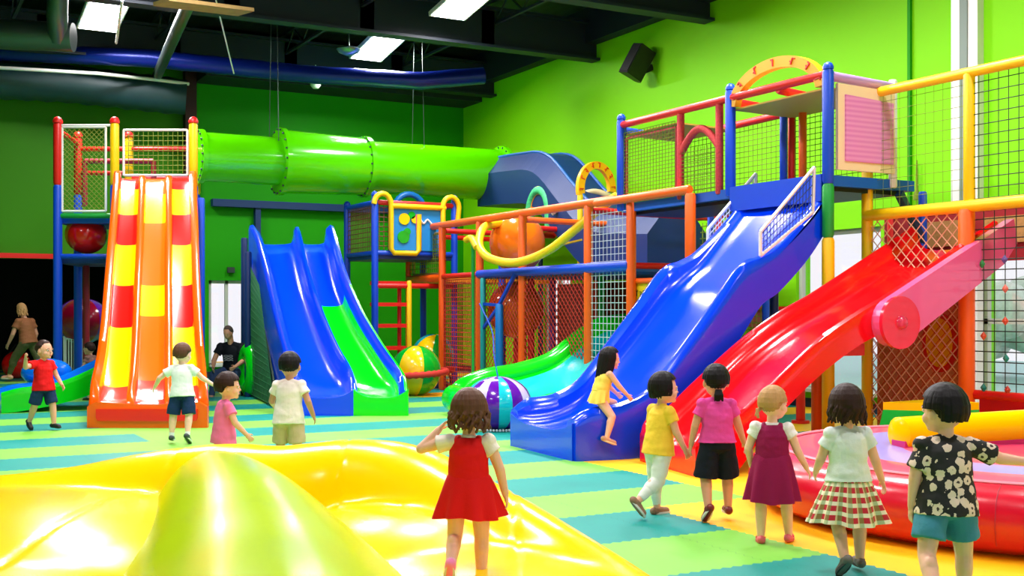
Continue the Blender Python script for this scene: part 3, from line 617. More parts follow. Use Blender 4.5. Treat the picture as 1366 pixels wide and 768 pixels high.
pole(t, (7.6, 10.2, 0), (7.6, 10.2, .8), .06, M['navy'], 'support'); pole(t, (8.6, 11.0, 0), (8.6, 11.0, 1.8), .05, M['p_red'], 'support'); pole(t, (8.75, 9.9, 0), (8.75, 9.9, 1.9), .05, M['navy'], 'support')
# -- upper tower
TX0, TX1 = 9.25, 10.25
t = thing('lookout_tower', 'high red and blue netted lookout deck above the blue slide', 'play tower', (9.8, 11.6, 0))
def tpost(x, y, z0, z1, m, r=.06): pole(t, (x, y, z0), (x, y, z1), r, M[m])
ya, yb, yc = 9.58, 11.26, 13.66
for x, y, z1 in ((TX0, ya, 4.17), (TX0, yb, 4.22), (TX0, yc, 4.2)): tpost(x, y, 2.9, z1, 'p_blue', .065); capp(t, (x, y, z1), .055, M['p_blue'])
for x, y, m in ((TX1, ya, 'white'), (TX1, yb, 'p_red'), (TX1, yc, 'p_blue'), (TX1 - .12, yb + .02, 'p_blue')): tpost(x, y, 2.9, 4.15, m, .05)
tpost(TX1 - .15, 10.9, 2.9, 4.0, 'p_orange', .05)
tpost(TX0, ya, 2.3, 2.9, 'p_green', .065); tpost(TX0, ya, 0, 2.3, 'p_yellow', .07); tpost(TX1 + .6, ya + .1, 0, 2.9, 'p_blue', .05); tpost(TX1 + .6, yc, 0, 2.9, 'p_blue', .05)
for y in (12.3, 11.5): pole(t, (TX0 + .02, y, 2.95), (TX0 + .02, y, 4.12), .05, mat('foam_red_net', (205, 55, 60), rough=.7, vary=.5, bscale=40))
rl = [((TX0, ya, 4.12), (TX0, yc, 4.12), 'p_red'), ((TX1, ya, 4.05), (TX1, yc, 4.0), 'p_red'), ((TX0, yc, 4.05), (TX1, yc, 4.0), 'p_blue'), ((TX0, yb, 4.08), (TX1, yb, 4.02), 'p_red'), ((TX0, 10.4, 4.08), (TX1, 10.4, 4.0), 'p_red')]
for a, b, m in rl: pole(t, a, b, .05, M[m], 'rail')
pole(t, (TX0, ya, 4.1), (TX1, ya, 4.06), .055, mat('foam_lilac', (190, 150, 210), rough=.4), 'rail')
panel(t, 'canopy', (TX0 + .05, ya + .05, 3.98), (TX1, ya + .05, 3.96), (TX1, yb, 3.96), (TX0 + .05, yb, 3.98), .02, mat('canopy_tan', (205, 160, 60), rough=.6))
panel(t, 'canopy', (TX0 + .05, 12.4, 3.98), (TX1, 12.4, 3.96), (TX1, yc, 3.96), (TX0 + .05, yc, 3.98), .02, mat('canopy_tan', (205, 160, 60), rough=.6))
mb = MB(); N = 16; pts = [V(TX0 + .02, 11.5 + .8 * (i / N), 3.55 + .28 * math.sin(math.pi * i / N)) for i in range(N + 1)]; mb.tube(pts, .05, 8); mb.build('arch', mat('foam_red_net', (205, 55, 60)), t)
nw = M['n_olive']
net('net', (TX0, 12.4, 3.0), (TX0, yc, 3.0), (TX0, yc, 4.0), (TX0, 12.4, 4.0), .07, .05, .005, nw, t); net('net', (TX0, 11.5, 3.0), (TX0, 12.3, 3.0), (TX0, 12.3, 3.6), (TX0, 11.5, 3.6), .07, .05, .005, nw, t)
net('net', (TX1, ya, 3.0), (TX1, yc, 3.0), (TX1, yc, 4.0), (TX1, ya, 4.0), .09, .07, .005, nw, t)
for (a, b) in (((TX0 + .04, 12.42), (TX0 + .04, 13.58)),): wframe(t, V(a[0], a[1], 3.05), V(b[0], b[1], 3.05), V(b[0], b[1], 3.92), V(a[0], a[1], 3.92), .022, mat('foam_pinkred', (225, 70, 90), rough=.5))
# pink end panel
pk = panel(t, 'end_panel', (TX0 + .1, ya - .03, 3.06), (TX1 - .02, ya - .03, 3.06), (TX1 - .02, ya - .03, 4.0), (TX0 + .1, ya - .03, 4.02), .04, mat('cream_panel', (250, 225, 185), rough=.4))
g_ = NG('pink_ribbed', .45); st_ = g_.f('PINGPONG', g_.f('MULTIPLY', g_.z, 36), 1); g_.out(g_.mix(st_, (226, 120, 205), (245, 160, 222)))
panel(pk, 'inset', (TX0 + .2, ya - .06, 3.16), (TX1 - .06, ya - .06, 3.16), (TX1 - .06, ya - .06, 3.86), (TX0 + .2, ya - .06, 3.9), .02, g_.m)
MB().box(((TX0 + 10.6) / 2, (ya + yc) / 2, 2.94), (10.6 - TX0, yc - ya, .12)).build('deck', M['deck'], t, smooth=False)
MB().box(((TX0 + 10.6) / 2, (ya + yc) / 2, 2.86), (10.6 - TX0 - .2, yc - ya - .2, .05)).build('deck_frame', M['black'], t, smooth=False)
MB().box((TX0 - .03, (ya + yb) / 2, 2.86), (.05, yb - ya - .1, .3)).build('fascia', M['p_blue'], t, smooth=False)
MB().bar((TX1 + .1, ya, 2.85), (TX1 + .6, ya + .1, 2.3), .08, .08).build('brace', M['navy'], t, smooth=False)
def marked_arch(parent, c, w, h, thick, width, n, along='y', a0=0, a1=math.pi, mk=True):
    mb = MB(); rings = []; K = 28; ax = V(0, 1, 0) if along == 'y' else V(1, 0, 0); pp = V(1, 0, 0) if along == 'y' else V(0, 1, 0)
    for i in range(K + 1):
        a = a0 + (a1 - a0) * i / K; rings.append([c + ax * (math.cos(a) * (w + o)) + V(0, 0, math.sin(a) * (h + o)) + pp * q for o, q in ((-thick / 2, -width / 2), (thick / 2, -width / 2), (thick / 2, width / 2), (-thick / 2, width / 2))])
    mb.loft(rings); o = mb.build('arch', mat('arch_amber', (255, 178, 10), rough=.4), parent, smooth=False)
    mm = MB()
    for i in range(n):
        a = a0 + (a1 - a0) * (i + .5) / n; q = c + ax * (math.cos(a) * w) + V(0, 0, math.sin(a) * h) - pp * (width / 2 + .006); rad = (ax * math.cos(a) + V(0, 0, math.sin(a)))
        tan = rad.cross(pp)
        mm = MB(); s = thick * .3; mm.bar(q - rad * s, q + rad * s, .018, .014); mm.bar(q + rad * s, q + rad * s + tan * s * (1 if i % 2 else -1), .014, .014)
        if i % 3: mm.bar(q - rad * s * .2, q - rad * s * .2 + tan * s * .8, .014, .014)
        mm.build('marking', M['p_red'], o, smooth=False)
marked_arch(t, V(TX0 + .02, 10.45, 3.98), .76, .42, .13, .1, 7, a0=.05, a1=math.pi - .05)
# -- orange climbing frame
XF = 9.25; XK = 11.7
t = thing('climbing_structure', 'long orange tubular climbing frame with nets in the middle of the hall', 'climbing frame', (10.3, 16.5, 0))
PXS = [545, 590, 640, 697, 785, 842]; YS = [onX(p, 400, XF).y for p in PXS]
for i, y in enumerate(YS):
    pole(t, (XF, y, 0), (XF, y, 3.05), .07 if i else .06, M['p_orange'])
    if i in (0, 2, 4, 5): pole(t, (XK, y, 0), (XK, y, 3.0), .06, M['p_red'] if i % 2 == 0 else M['p_blue'])
pole(t, (XF + .12, YS[5] + .14, 0), (XF + .12, YS[5] + .14, 3.0), .05, M['p_yellow'])
pole(t, (XF, YS[0] + .05, 3.08), (XF, 13.8, 3.08), .065, M['p_orange'], 'rail'); pole(t, (XF - .09, 14.2, 3.05), (XF - .09, 11.95, 3.05), .06, M['p_orange'], 'rail'); pole(t, (XK, YS[0], 3.0), (XK, 13.8, 3.0), .055, M['p_red'], 'rail')
pole(t, (XF - .09, 11.95, 1.95), (XF - .09, 11.95, 3.0), .07, M['p_orange'])
for i, y in enumerate(YS): pole(t, (XF, y, 2.98), (XK, y, 2.95), .05, M['p_red'] if i != 3 else M['p_orange'], 'rail')
for i in (3, 4, 5): pole(t, (XF, YS[i], 2.12), (XK, YS[i], 2.12), .045, M['p_red'], 'rail')
pole(t, (XF - .03, YS[2], 2.12), (XF - .03, YS[5], 2.12), .075, M['p_blue'], 'rail'); pole(t, (XF, YS[0], 2.1), (XF, YS[1], 2.1), .07, M['p_orange'], 'rail'); pole(t, (XF, YS[1], 2.12), (XF, YS[2], 2.12), .05, M['p_red'], 'rail')
MB().box(((XF + XK) / 2, (YS[2] + YS[5]) / 2, 2.08), (XK - XF, YS[2] - YS[5], .08)).build('deck', M['deck'], t, smooth=False)
MB().box(((XF + XK) / 2, (YS[0] + YS[1]) / 2, 2.06), (XK - XF, YS[0] - YS[1], .08)).build('deck', mat('deck_amber', (240, 150, 20), rough=.5), t, smooth=False)
def fnet(i, j, z0, z1, m, dia=False, s=.09, X=XF, r=.008): net('net', (X, YS[i], z0), (X, YS[j], z0), (X, YS[j], z1), (X, YS[i], z1), s, s, r, m, t, diamond=dia)
fnet(0, 1, 2.2, 2.95, M['n_olive']); fnet(1, 2, .05, 2.05, M['n_red'], False, .08); fnet(2, 3, .05, 2.05, M['n_red'], True, .11); fnet(3, 4, .05, 2.05, M['n_red'], True, .11); fnet(4, 5, .3, 2.95, M['n_white'], False, .1, XF, .005)
fnet(3, 4, 2.15, 2.9, M['n_olive'], False, .1, XK); fnet(4, 5, .3, 2.9, M['n_olive'], False, .1, XK)
wframe(t, V(XF + .05, YS[0] - .15, 2.18), V(XF + .05, YS[1] + .1, 2.18), V(XF + .05, YS[1] + .1, 2.95), V(XF + .05, YS[0] - .15, 2.95), .025, mat('trim_tan', (225, 190, 120), rough=.5))
brn = mat('back_sheet', (110, 30, 18), rough=.8, vary=.5, bscale=14)
MB().box((XK + .08, (YS[1] + YS[4]) / 2, 1.0), (.04, YS[1] - YS[4], 2.0)).build('back_sheet', brn, t, smooth=False)
for y in (YS[3] - .9, YS[2] - .9): pole(t, (10.2, y, 0), (10.2, y, 2.04), .06, M['p_green'] if y < YS[2] - 1.5 else M['p_purple'] if 'p_purple' in M else mat('foam_purple', (110, 50, 150), rough=.5))
pole(t, (10.0, YS[2] - .5, 0), (10.0, YS[2] - .5, 2.04), .06, M['p_red']); pole(t, (10.2, YS[1] - .6, 0), (10.2, YS[1] - .6, 2.95), .07, M['p_blue'])
pole(t, (XF - .08, YS[2] - .28, 0), (XF - .08, YS[2] - .28, 2.05), .05, M['p_teal']); pole(t, (XF - .1, YS[3] + .62, 0), (XF - .1, YS[3] + .62, 1.6), .07, mat('foam_azure', (0, 110, 190)))
q = V(XF - .1, YS[3] + .62, 1.58)
MB().bar(q, (XF - .08, YS[3] + .1, 2.1), .05, .05).build('brace', M['p_blue'], t); MB().bar(q - V(0, 0, .02), (XF - .08, YS[2] - .25, 1.15), .05, .05).build('brace', M['p_blue'], t); MB().bar(q, (XF - .08, YS[2] - .25, 1.6), .05, .05).build('brace', M['p_blue'], t)
# amber board with scrawled lettering
b0, b1 = onX(846, 400, XF + .1).y, onX(900, 400, XF + .1).y
bd = MB().box((XF + .1, (b0 + b1) / 2, 1.45), (.05, b0 - b1, .85)).build('sign_board', mat('sign_yellow', (240, 205, 20), rough=.5), t, smooth=False)
for ri, (z_, n_) in enumerate(((1.72, 6), (1.58, 5), (1.46, 3))):
    for i in range(n_):
        y_ = b0 - .1 - i * .085; sg = MB(); sg.tube([V(XF + .07, y_, z_ + .04), V(XF + .07, y_ - .01, z_ - .03)], .007, 5)
        if (i + ri) % 2 == 0: sg.tube([V(XF + .07, y_ + .02, z_ + .04), V(XF + .07, y_ - .03, z_ + .045)], .007, 5)
        else: sg.tube([V(XF + .07, y_, z_ - .03), V(XF + .07, y_ - .04, z_ - .02), V(XF + .07, y_ - .035, z_ + .03)], .007, 5)
        sg.build('letter', mat('letter_green', (60, 70, 20), rough=.6), bd, smooth=False)
rail_ = pole(bd, (XF + .06, b0, 1.9), (XF + .06, b1, 1.9), .04, M['p_orange'], 'top_edge')
# ball, yellow monorail hoop, numbered arch inside
c = W(690, 352, 20.6); o = beach('punch_bag', V(c.x, c.y, 2.14 + .55), .5, ['ball_orange'], 8, 'big orange ball on the upper deck of the orange climbing frame', 'ball', sq=1.08)
mb = MB(); mb.tube([c + V(-.51 * math.cos(a), -.30 * math.cos(a) * 0, .5 * math.sin(a)) for a in [i * .3 for i in range(4)]], .01, 5)
c2 = W(688, 405, 20.4); beach('ball', V(c2.x, c2.y, 1.5), .5, ['ball_orange', 'slide_orange'], 4, 'orange and red ball hanging under the deck behind the red netting', rot0=.6)
t2 = thing('hoop_rail', 'bent yellow tube looping through the front of the orange climbing frame', 'tube rail', up(W(700, 345, 18.7), 0))
pts = cr([W(668, 297, 20.4), W(649, 301, 20.0), W(641, 312, 19.7), W(640, 330, 19.4), W(655, 345, 19.1), W(690, 350, 18.6), W(730, 335, 18.0), W(765, 308, 17.6), W(800, 278, 17.4), W(822, 262, 17.6)], 6)
MB().tube(pts, .07, 12).build('tube', M['p_yellow'], t2); MB().tube(cr([W(622, 320, 19.8), W(629, 318, 19.6), W(636, 330, 19.4)], 4), .06, 8).build('tube', M['p_yellow'], t2); MB().tube([W(631, 322, 19.6), up(W(631, 322, 19.6), .0)], .03, 8).build('support', M['p_green'], t2)
MB().tube(cr([W(735, 284, 21), W(760, 268, 21), W(790, 256, 21), W(812, 262, 21), W(826, 276, 21)], 5), .06, 10).build('tube', mat('hoop_cream', (235, 215, 170), rough=.4), t2)
MB().bar(W(750, 326, 19.8), W(776, 320, 19.8), .3, .03).build('plate', M['p_yellow'], t2)
t3 = thing('arch_post', 'amber arch with red markings standing behind the orange frame', 'arch', up(W(770, 300, 20.5), 0))
c = W(795, 252, 20.5); marked_arch(t3, V(c.x, c.y, c.z), .33, .42, .13, .1, 8, 'x', -.1, math.pi + .25)
q = c + V(-.33, 0, -.1); pole(t3, V(q.x, q.y, 2.14), q, .05, M['p_yellow'])
# -- navy covered slide descending from the tube
t = thing('covered_slide', 'dark blue covered slide descending from the end of the green tube', 'slide', (11.4, 19, 0))
path = cr([V(11.55, 21.5, 4.1), V(11.5, 20.2, 4.05), V(11.45, 19.0, 3.9), V(11.4, 17.9, 3.2), V(11.35, 17.0, 2.7), V(11.3, 15.8, 2.55), V(11.25, 15.0, 2.5)], 5)
pr = [(-.6, -.45), (.6, -.45), (.6, .2), (.3, .55), (-.3, .55), (-.6, .2)]
MB().loft([[p + V(x, 0, z) for x, z in pr] for p in path]).build('shell', M['navy'], t, smooth=False)
mb = MB()
for s in (-.3, .3): mb.tube([p + V(s, 0, .56) for p in path], .03, 6)
mb.build('seam', mat('seam_blue', (20, 90, 170), rough=.4), t)
ca = V(10.88, 18.8, 3.32); pts = [ca + V(0, -.36 * math.cos(a), .42 * math.sin(a)) for a in [math.pi * i / 14 for i in range(15)]]
MB().tube([ca + V(0, -.36, -.3)] + pts + [ca + V(0, .36, -.3)], .09, 10).build('arch', mat('foam_mint', (60, 190, 120), rough=.6, vary=.6, bscale=25), t)
MB().tube([p + V(.02, 0, 0) for p in pts], .1, 10).build('arch_lining', mat('arch_amber', (255, 178, 10)), t)
for y in (20.6, 18.8, 16.0): pole(t, (11.95, y, 0), (11.95, y, 2.2 if y < 17 else 3.0), .05, M['navy'], 'support')
# -- red slide through the net
t = thing('red_slide', 'long red slide with pink side wall and round hub, coming through the net', 'slide', (8.4, 8.9, 0))
RS = [(6.62, 9.45, 6.42, 8.3, .24, .3, 0), (6.7, 9.48, 6.55, 8.28, .2, .42, 0), (6.95, 9.5, 6.85, 8.26, .24, .52, .02), (7.3, 9.5, 7.25, 8.26, .48, .78, .42), (7.9, 9.5, 7.85, 8.26, .92, 1.2, .86), (8.4, 9.5, 8.4, 8.26, 1.22, 1.48, 1.16), (8.9, 9.5, 8.9, 8.26, 1.44, 1.7, 1.34), (9.9, 9.5, 9.9, 8.26, 1.92, 2.2, 1.8), (10.4, 9.5, 10.4, 8.26, 2.17, 2.45, 2.05)]
chute('chute', RS, M['slide_crimson'], t, n=10, rim=.07)
# pink side wall and hub
mb = MB(); hub = onY(1192, 430, 8.2); prof = []
for a in range(12): an = R(90 + 15 * a + 30); prof.append((hub.x + .24 * math.cos(an), hub.z + .24 * math.sin(an)))
prof = [(hub.x + .24 * math.cos(R(q)), hub.z + .24 * math.sin(R(q))) for q in range(120, 330, 15)]
prof += [(10.35, 1.98), (10.55, 2.2), (10.5, 2.46)]
mb.loft([[V(x, 8.26 - o, z) for x, z in prof] for o in (0, .02, .09, .11)]); mb.build('side_wall', M['pink_panel'], t, smooth=False)
MB().tube([V(hub.x, 8.14, hub.z), V(hub.x, 8.1, hub.z)], .26, 32, up0=V(0, 0, 1)).build('hub', mat('hub_red', (238, 30, 60), **PL), t)
MB().tube([V(hub.x, 8.1, hub.z), V(hub.x, 8.07, hub.z), V(hub.x, 8.05, hub.z)], [.07, .06, .03], 16, up0=V(0, 0, 1)).build('hub_cap', mat('hub_pink', (225, 50, 90), **PL), t)
p = up(W(1090, 590, 13.0), 0); pole(t, p, up(p, 1.3), .065, M['p_red'] if False else M['p_orange'], 'leg')
p = up(W(1068, 562, 15.3), 0); pole(t, p, up(p, .95), .06, M['p_red'], 'leg'); MB().tube([p, up(p, .04)], .12, 12).build('foot', M['p_red'], t)
p = V(8.9, 8.9, 1.0); MB().box((8.55, 8.8, 1.1), (.3, .6, .12)).build('bracket', M['p_red'], t, smooth=False)
# -- yellow netted frame on the right
XN = 10.0
t = thing('net_frame_wall', 'tall yellow framed net wall at right with orange post', 'net frame', (XN, 8, 0))
yA = onX(1157, 400, XN).y; yB = onX(1293, 400, XN).y; yC = 5.2
pole(t, (XN, yA, 0), (XN, yA, 4.0), .065, M['p_yellow']); pole(t, (XN, yB, 2.6), (XN, yB, 3.98), .06, M['p_yellow']); pole(t, (XN - .04, yB, 0), (XN - .04, yB, 2.55), .085, M['p_orange']); pole(t, (XN, yC, 0), (XN, yC, 4), .065, M['p_yellow'])
pole(t, (XN, yA, 3.98), (XN, yC, 3.98), .055, M['p_yellow'], 'rail'); pole(t, (XN - .03, yA, 2.58), (XN - .03, yC, 2.58), .065, M['p_yellow'], 'rail'); pole(t, (XN, yB - .02, .62), (XN, yC, .62), .05, M['p_red'], 'rail')
net('net', (XN, yB, 2.65), (XN, yC, 2.65), (XN, yC, 3.95), (XN, yB, 3.95), .12, .11, .005, M['wire'], t); net('net', (XN, yA, 2.65), (XN, yB, 2.65), (XN, yB, 3.95), (XN, yA, 3.95), .12, .11, .003, M['n_olive'], t)
net('net', (XN, yA - .03, .25), (XN, yB + .05, .25), (XN, yB + .05, 2.52), (XN, yA - .03, 2.52), .14, .14, .007, M['n_pale'], t, diamond=True)
net('net', (XN, yB - .05, .65), (XN, yC, .65), (XN, yC, 2.52), (XN, yB - .05, 2.52), .13, .105, .006, M['wire'], t)
net('net', (XN + .03, yA - .03, .2), (XN + .03, yB + .05, .2), (XN + .03, yB + .05, 1.6), (XN + .03, yA - .03, 1.6), .14, .14, .004, M['n_red'], t, diamond=True)
pole(t, (XN + .02, yB + .1, .3), (XN + .02, yB + .1, 2.0), .012, M['white'], 'cord')
lb = mat('mesh_sheet_brown', (218, 140, 104), rough=.8, vary=.35, bscale=30)
bs = MB().box((XN + .12, (yA + yB) / 2, .85), (.03, yA - yB - .1, 1.5)).build('mesh_sheet', lb, t, smooth=False)
oc = onX(1255, 457, XN + .1)
mb = MB(); mb.loft([mb.ring(V(XN + .1 - o, oc.y, oc.z), V(0, 1, 0), V(0, 0, 1), .235, .32, 32) for o in (0, .02)]); mb.build('oval_rim', M['p_red'], bs, smooth=False)
mb = MB(); mb.loft([mb.ring(V(XN + .08 - o, oc.y, oc.z), V(0, 1, 0), V(0, 0, 1), .175, .265, 32) for o in (0, .015)]); mb.build('oval', mat('oval_yellow', (242, 190, 20), rough=.6), bs, smooth=False)
MB().box((XN + .02, (yB + yC) / 2 - .05, .42), (.1, yB - yC - .2, .4)).build('kick_pad', mat('pad_red', (205, 0, 10), rough=.4), t, smooth=False)
t = thing('hanging_sheet', 'dark red mesh sheet with tan windows hanging behind the top of the red slide', 'sheet', (11.05, 8, 0))
dr = mat('sheet_darkred', (150, 0, 18), rough=.7); tn = mat('sheet_tan', (178, 130, 70), rough=.8, vary=.4, bscale=40); tn2 = mat('sheet_lime_print', (190, 210, 130), rough=.8, vary=.6, bscale=40)
MB().box((11.1, 8.4, 2.36), (.03, 4.2, .62)).build('sheet', dr, t, smooth=False)
for y0, y1, m_ in ((9.85, 9.2, tn), (8.98, 8.2, tn), (7.98, 7.78, tn2), (7.5, 6.8, tn2)): MB().box((11.07, (y0 + y1) / 2, 2.4), (.02, y0 - y1, .3)).build('window_patch', m_, t, smooth=False)
pole(t, (11.1, 10.4, 2.66), (11.1, 6.3, 2.66), .03, M['p_red'], 'rail'); pole(t, (11.1, 10.4, 0), (11.1, 10.4, 2.68), .05, M['p_red']); pole(t, (11.1, 6.3, 0), (11.1, 6.3, 2.68), .05, M['p_red'])
# ornaments on the wire net
OR = [(1310, 352, (40, 150, 70), 'green'), (1340, 346, (90, 70, 130), 'violet'), (1341, 385, (215, 110, 90), 'dusty pink'), (1341, 428, (215, 80, 50), 'orange'), (1312, 448, (225, 95, 60), 'orange red'), (1342, 478, (40, 150, 130), 'teal'), (1312, 517, (30, 140, 130), 'dark teal'), (1344, 520, (220, 80, 60), 'coral')]
LO = ['green ornament at upper left of the wire net, next to the orange post', 'violet ornament highest on the wire net by the frame edge', 'dusty pink ornament second from the top in the right hand column', 'orange ornament third from the top in the right hand column', 'orange red ornament halfway down beside the orange post', 'teal ornament fourth down in the right hand column', 'dark teal ornament lowest beside the orange post', 'coral ornament lowest in the right hand column']
for (px, py, cc, nm), lb_ in zip(OR, LO):
    p = onX(px, py, XN - .03); mb = MB()
    rings = []
    for z, r_ in ((-.045, .002), (-.02, .026), (0, .04), (.02, .026), (.045, .002)): rings.append([p + V(.35 * r_ * math.cos(a * math.pi / 4) * (1 if a % 2 == 0 else .6), r_ * math.sin(a * math.pi / 4) * (1 if a % 2 == 0 else .6), z) for a in range(8)])
    mb.loft(rings); tag(mb.build('hanging_ornament', mat('ornament_' + nm.replace(' ', '_'), cc, rough=.3), smooth=False), lb_, 'ornament', 'ornaments on the wire net')
# little wall items
c = onX(1223, 262, XR - .05); tag(MB().tube([c + V(0, 0, .5), c + V(0, 0, .1), c, c - V(0, 0, .05)], [.01, .02, .05, .05], 8).build('hanging_chain', M['n_olive']), 'thin chain with a small weight hanging on the lime wall', 'chain')
c = onY(308, 360, YB - .04); tag(MB().box(c, (.16, .06, .12)).build('wall_socket', M['duct_grey'], smooth=False), 'small grey box on the green back wall above the man\'s window', 'box')
c = onX(1022, 424, XR - .06); t = thing('wall_panel', 'small red framed panel on the green wall behind the red slide', 'panel', c); MB().box(c, (.05, .9, .3)).build('board', mat('board_pinkish', (200, 110, 90), rough=.6), t, smooth=False); MB().box(c + V(-.03, 0, .16), (.05, 1.0, .05)).build('edge', M['p_red'], t, smooth=False)
# ---------------------------------------------------------------- inflatables
def smoothtube(name, pts, rr, m, parent=None, vox=.03, flat=1, extra=None, sm=12):
    P = crn([(*p, r) for p, r in zip(pts, rr)], 6); mb = MB()
    mb.tube([V(*p[:3]) for p in P], [p[3] for p in P], 20)
    for p in (P[0], P[-1]): mb.ell(p[:3], p[3], n=16, k=10)
    if extra: extra(mb)
    return remeshed(mb, name, m, vox, parent, smooth=sm)
t = thing('inflatable_bed', 'huge glossy yellow inflatable with a lime lobe filling the near left floor', 'inflatable', up(W(400, 700, 6), 0))
def G(px, py, d): return W(px, py, d)
def T(px, ytop, d, r):
    """centre of a tube whose top silhouette shows at ytop"""
    p = W(px, ytop, d); return V(p.x, p.y, p.z - r)
ridge = [(T(-260, 640, 7.4, .4), .4), (T(-60, 636, 7.5, .38), .38), (T(80, 624, 7.7, .4), .4), (T(200, 602, 7.9, .44), .44), (T(300, 590, 8.0, .46), .46), (T(380, 593, 8.0, .44), .44), (T(470, 584, 8.0, .44), .44), (T(545, 592, 7.7, .4), .4), (T(640, 640, 7.2, .34), .34), (T(740, 696, 6.6, .27), .27), (T(850, 762, 6.1, .2), .2), (T(960, 840, 5.6, .14), .14)]
mb = MB(); P = crn([(*p, r) for p, r in ridge], 6)
mb.tube([V(*p[:3]) for p in P], [p[3] for p in P], 24); mb.ell(P[0][:3], P[0][3]); mb.ell(P[-1][:3], P[-1][3])
# swollen inner bed in front of the ridge
for (px, d, r, rz) in ((-60, 6.2, 1.7, .36), (-200, 4.9, 1.4, .3)):
    p = up(W(px, 500, d), rz * .3); mb.ell(p, (r, r, rz))
mb.ell(up(W(500, 500, 6.9), .02), (1.2, .9, .26), n=30); mb.ell(up(W(620, 500, 6.2), .02), (1.0, 1.0, .16), n=30)
mb.box(up(W(540, 500, 5.4), .03), (2.0, 3.0, .09), Matrix.Rotation(-YAW, 3, 'Z'))
def floorcut(o):
    for v in o.data.vertices:
        if v.co.z < .004: v.co.z = .004
def crease(c, n):
    u = (c.x * .877 - c.y * .48 + 50) % 1.15 - .57
    return -.010 * math.exp(-(u / .012) ** 2)
floorcut(remeshed(mb, 'bed', M['vinyl_y'], .03, t, smooth=40, fac=.9, disp=crease))
lobe = [(T(290, 600, 7.8, .36), .36), (T(300, 604, 7.3, .46), .46), (T(318, 622, 6.6, .6), .6), (T(335, 655, 5.9, .8), .8), (T(350, 700, 5.2, .98), .98), (T(362, 752, 4.5, 1.1), 1.1), (T(375, 830, 3.8, 1.15), 1.15)]
mb = MB(); P = crn([(*p, r) for p, r in lobe], 6); mb.tube([V(*p[:3]) for p in P], [p[3] for p in P], 32); mb.ell(P[0][:3], P[0][3]); mb.ell(P[-1][:3], P[-1][3])
floorcut(remeshed(mb, 'lobe', M['vinyl_lime'], .03, t, smooth=12))
# -- round pink pool
PC = V(7.72, 5.75, 0); PR = 2.12
t = thing('round_inflatable', 'round pink inflatable platform with lavender band and red side at right', 'inflatable', PC)
prof = [(PR - .1, .02), (PR, .08), (PR + .06, .2), (PR + .03, .33), (PR - .06, .4), (PR - .2, .43)]
N = 96
def rg(r, z): return [PC + V(r * math.cos(2 * math.pi * i / N), r * math.sin(2 * math.pi * i / N), z) for i in range(N)]
MB().loft([rg(r, z) for r, z in prof] + [rg(PR - .21, .2), rg(PR - .22, .0)]).build('side', M['vinyl_red'], t)
bands = [(PR - .2, .42, 'vinyl_pink'), (PR - .62, .44, 'vinyl_lav'), (PR - 1.12, .43, 'vinyl_pink'), (PR - 1.5, .42, 'vinyl_mag'), (.02, .41, None)]
for i in range(4):
    r0, z0, m_ = bands[i]; r1, z1, _ = bands[i + 1]
    MB().loft([rg(r0, .1), rg(r0, z0), rg((r0 + r1) / 2, (z0 + z1) / 2 + .02), rg(r1, z1), rg(r1, .1)]).build('top_band', M[m_], t)
mb = MB()
pts = rg(PR - .2, .435); mb.tube(pts, .012, 6, closed=True); mb.build('seam', mat('seam_pale', (255, 170, 190), rough=.4), t)
for i in range(0, N, 8):
    a = 2 * math.pi * i / N; MB().tube([PC + V((r + .001) * math.cos(a), (r + .001) * math.sin(a), z) for r, z in prof[1:]], .004, 5).build('side_seam', mat('seam_darkred', (190, 20, 50), rough=.4), t)
# yellow bar and green block on its far side
t = thing('padded_barrier', 'long yellow padded beam with magenta side behind the boy in floral shirt', 'barrier', up(W(1290, 600, 9.6), .4))
a = up(W(1195, 600, 9.05), .52); b = up(W(1480, 560, 9.75), .56)
d = (b - a).normalized(); nn = V(-d.y, d.x, 0)
MB().tube([a, a + d * .03, b], [.1, .14, .14], 16).build('top_roll', M['vinyl_y'], t)
MB().bar(up(a, .36) - nn * .03, up(b, .36) - nn * .03, .16, .24).build('base', M['vinyl_mag'], t, smooth=False)
t = thing('wedge_block', 'green soft wedge block with a yellow top beside the yellow post', 'soft block', up(W(1220, 590, 10.4), 0))
b0 = [W(1160, 0, 10.9), W(1262, 0, 10.5), W(1320, 0, 10.9), W(1250, 0, 11.6)]; t0 = [W(1178, 0, 11.0), W(1262, 0, 10.8), W(1306, 0, 11.0), W(1245, 0, 11.4)]
lo = [up(p, 0) for p in b0]; hi = [up(p, .55) for p in t0]; hi2 = [up(p, .62) for p in t0]
MB().loft([lo, hi]).build('body', M['vinyl_green'], t, smooth=False); MB().loft([hi, hi2]).build('top_pad', M['vinyl_y'], t, smooth=False)
# -- green inflatable ring the man holds
c = W(334, 511, 20.0); t = MB(); P = []
ax = (FW * .55 + RT * .83).normalized(); sd = V(-ax.y, ax.x, 0); c.z = .47
t.tube([c + sd * (.2 * math.cos(a)) + V(0, 0, .32 * math.sin(a)) for a in [2 * math.pi * i / 40 for i in range(40)]], .15, 18, closed=True)
tag(t.build('inflatable_ring', M['slide_green']), 'upright glossy green inflatable ring held by the seated man', 'ring')
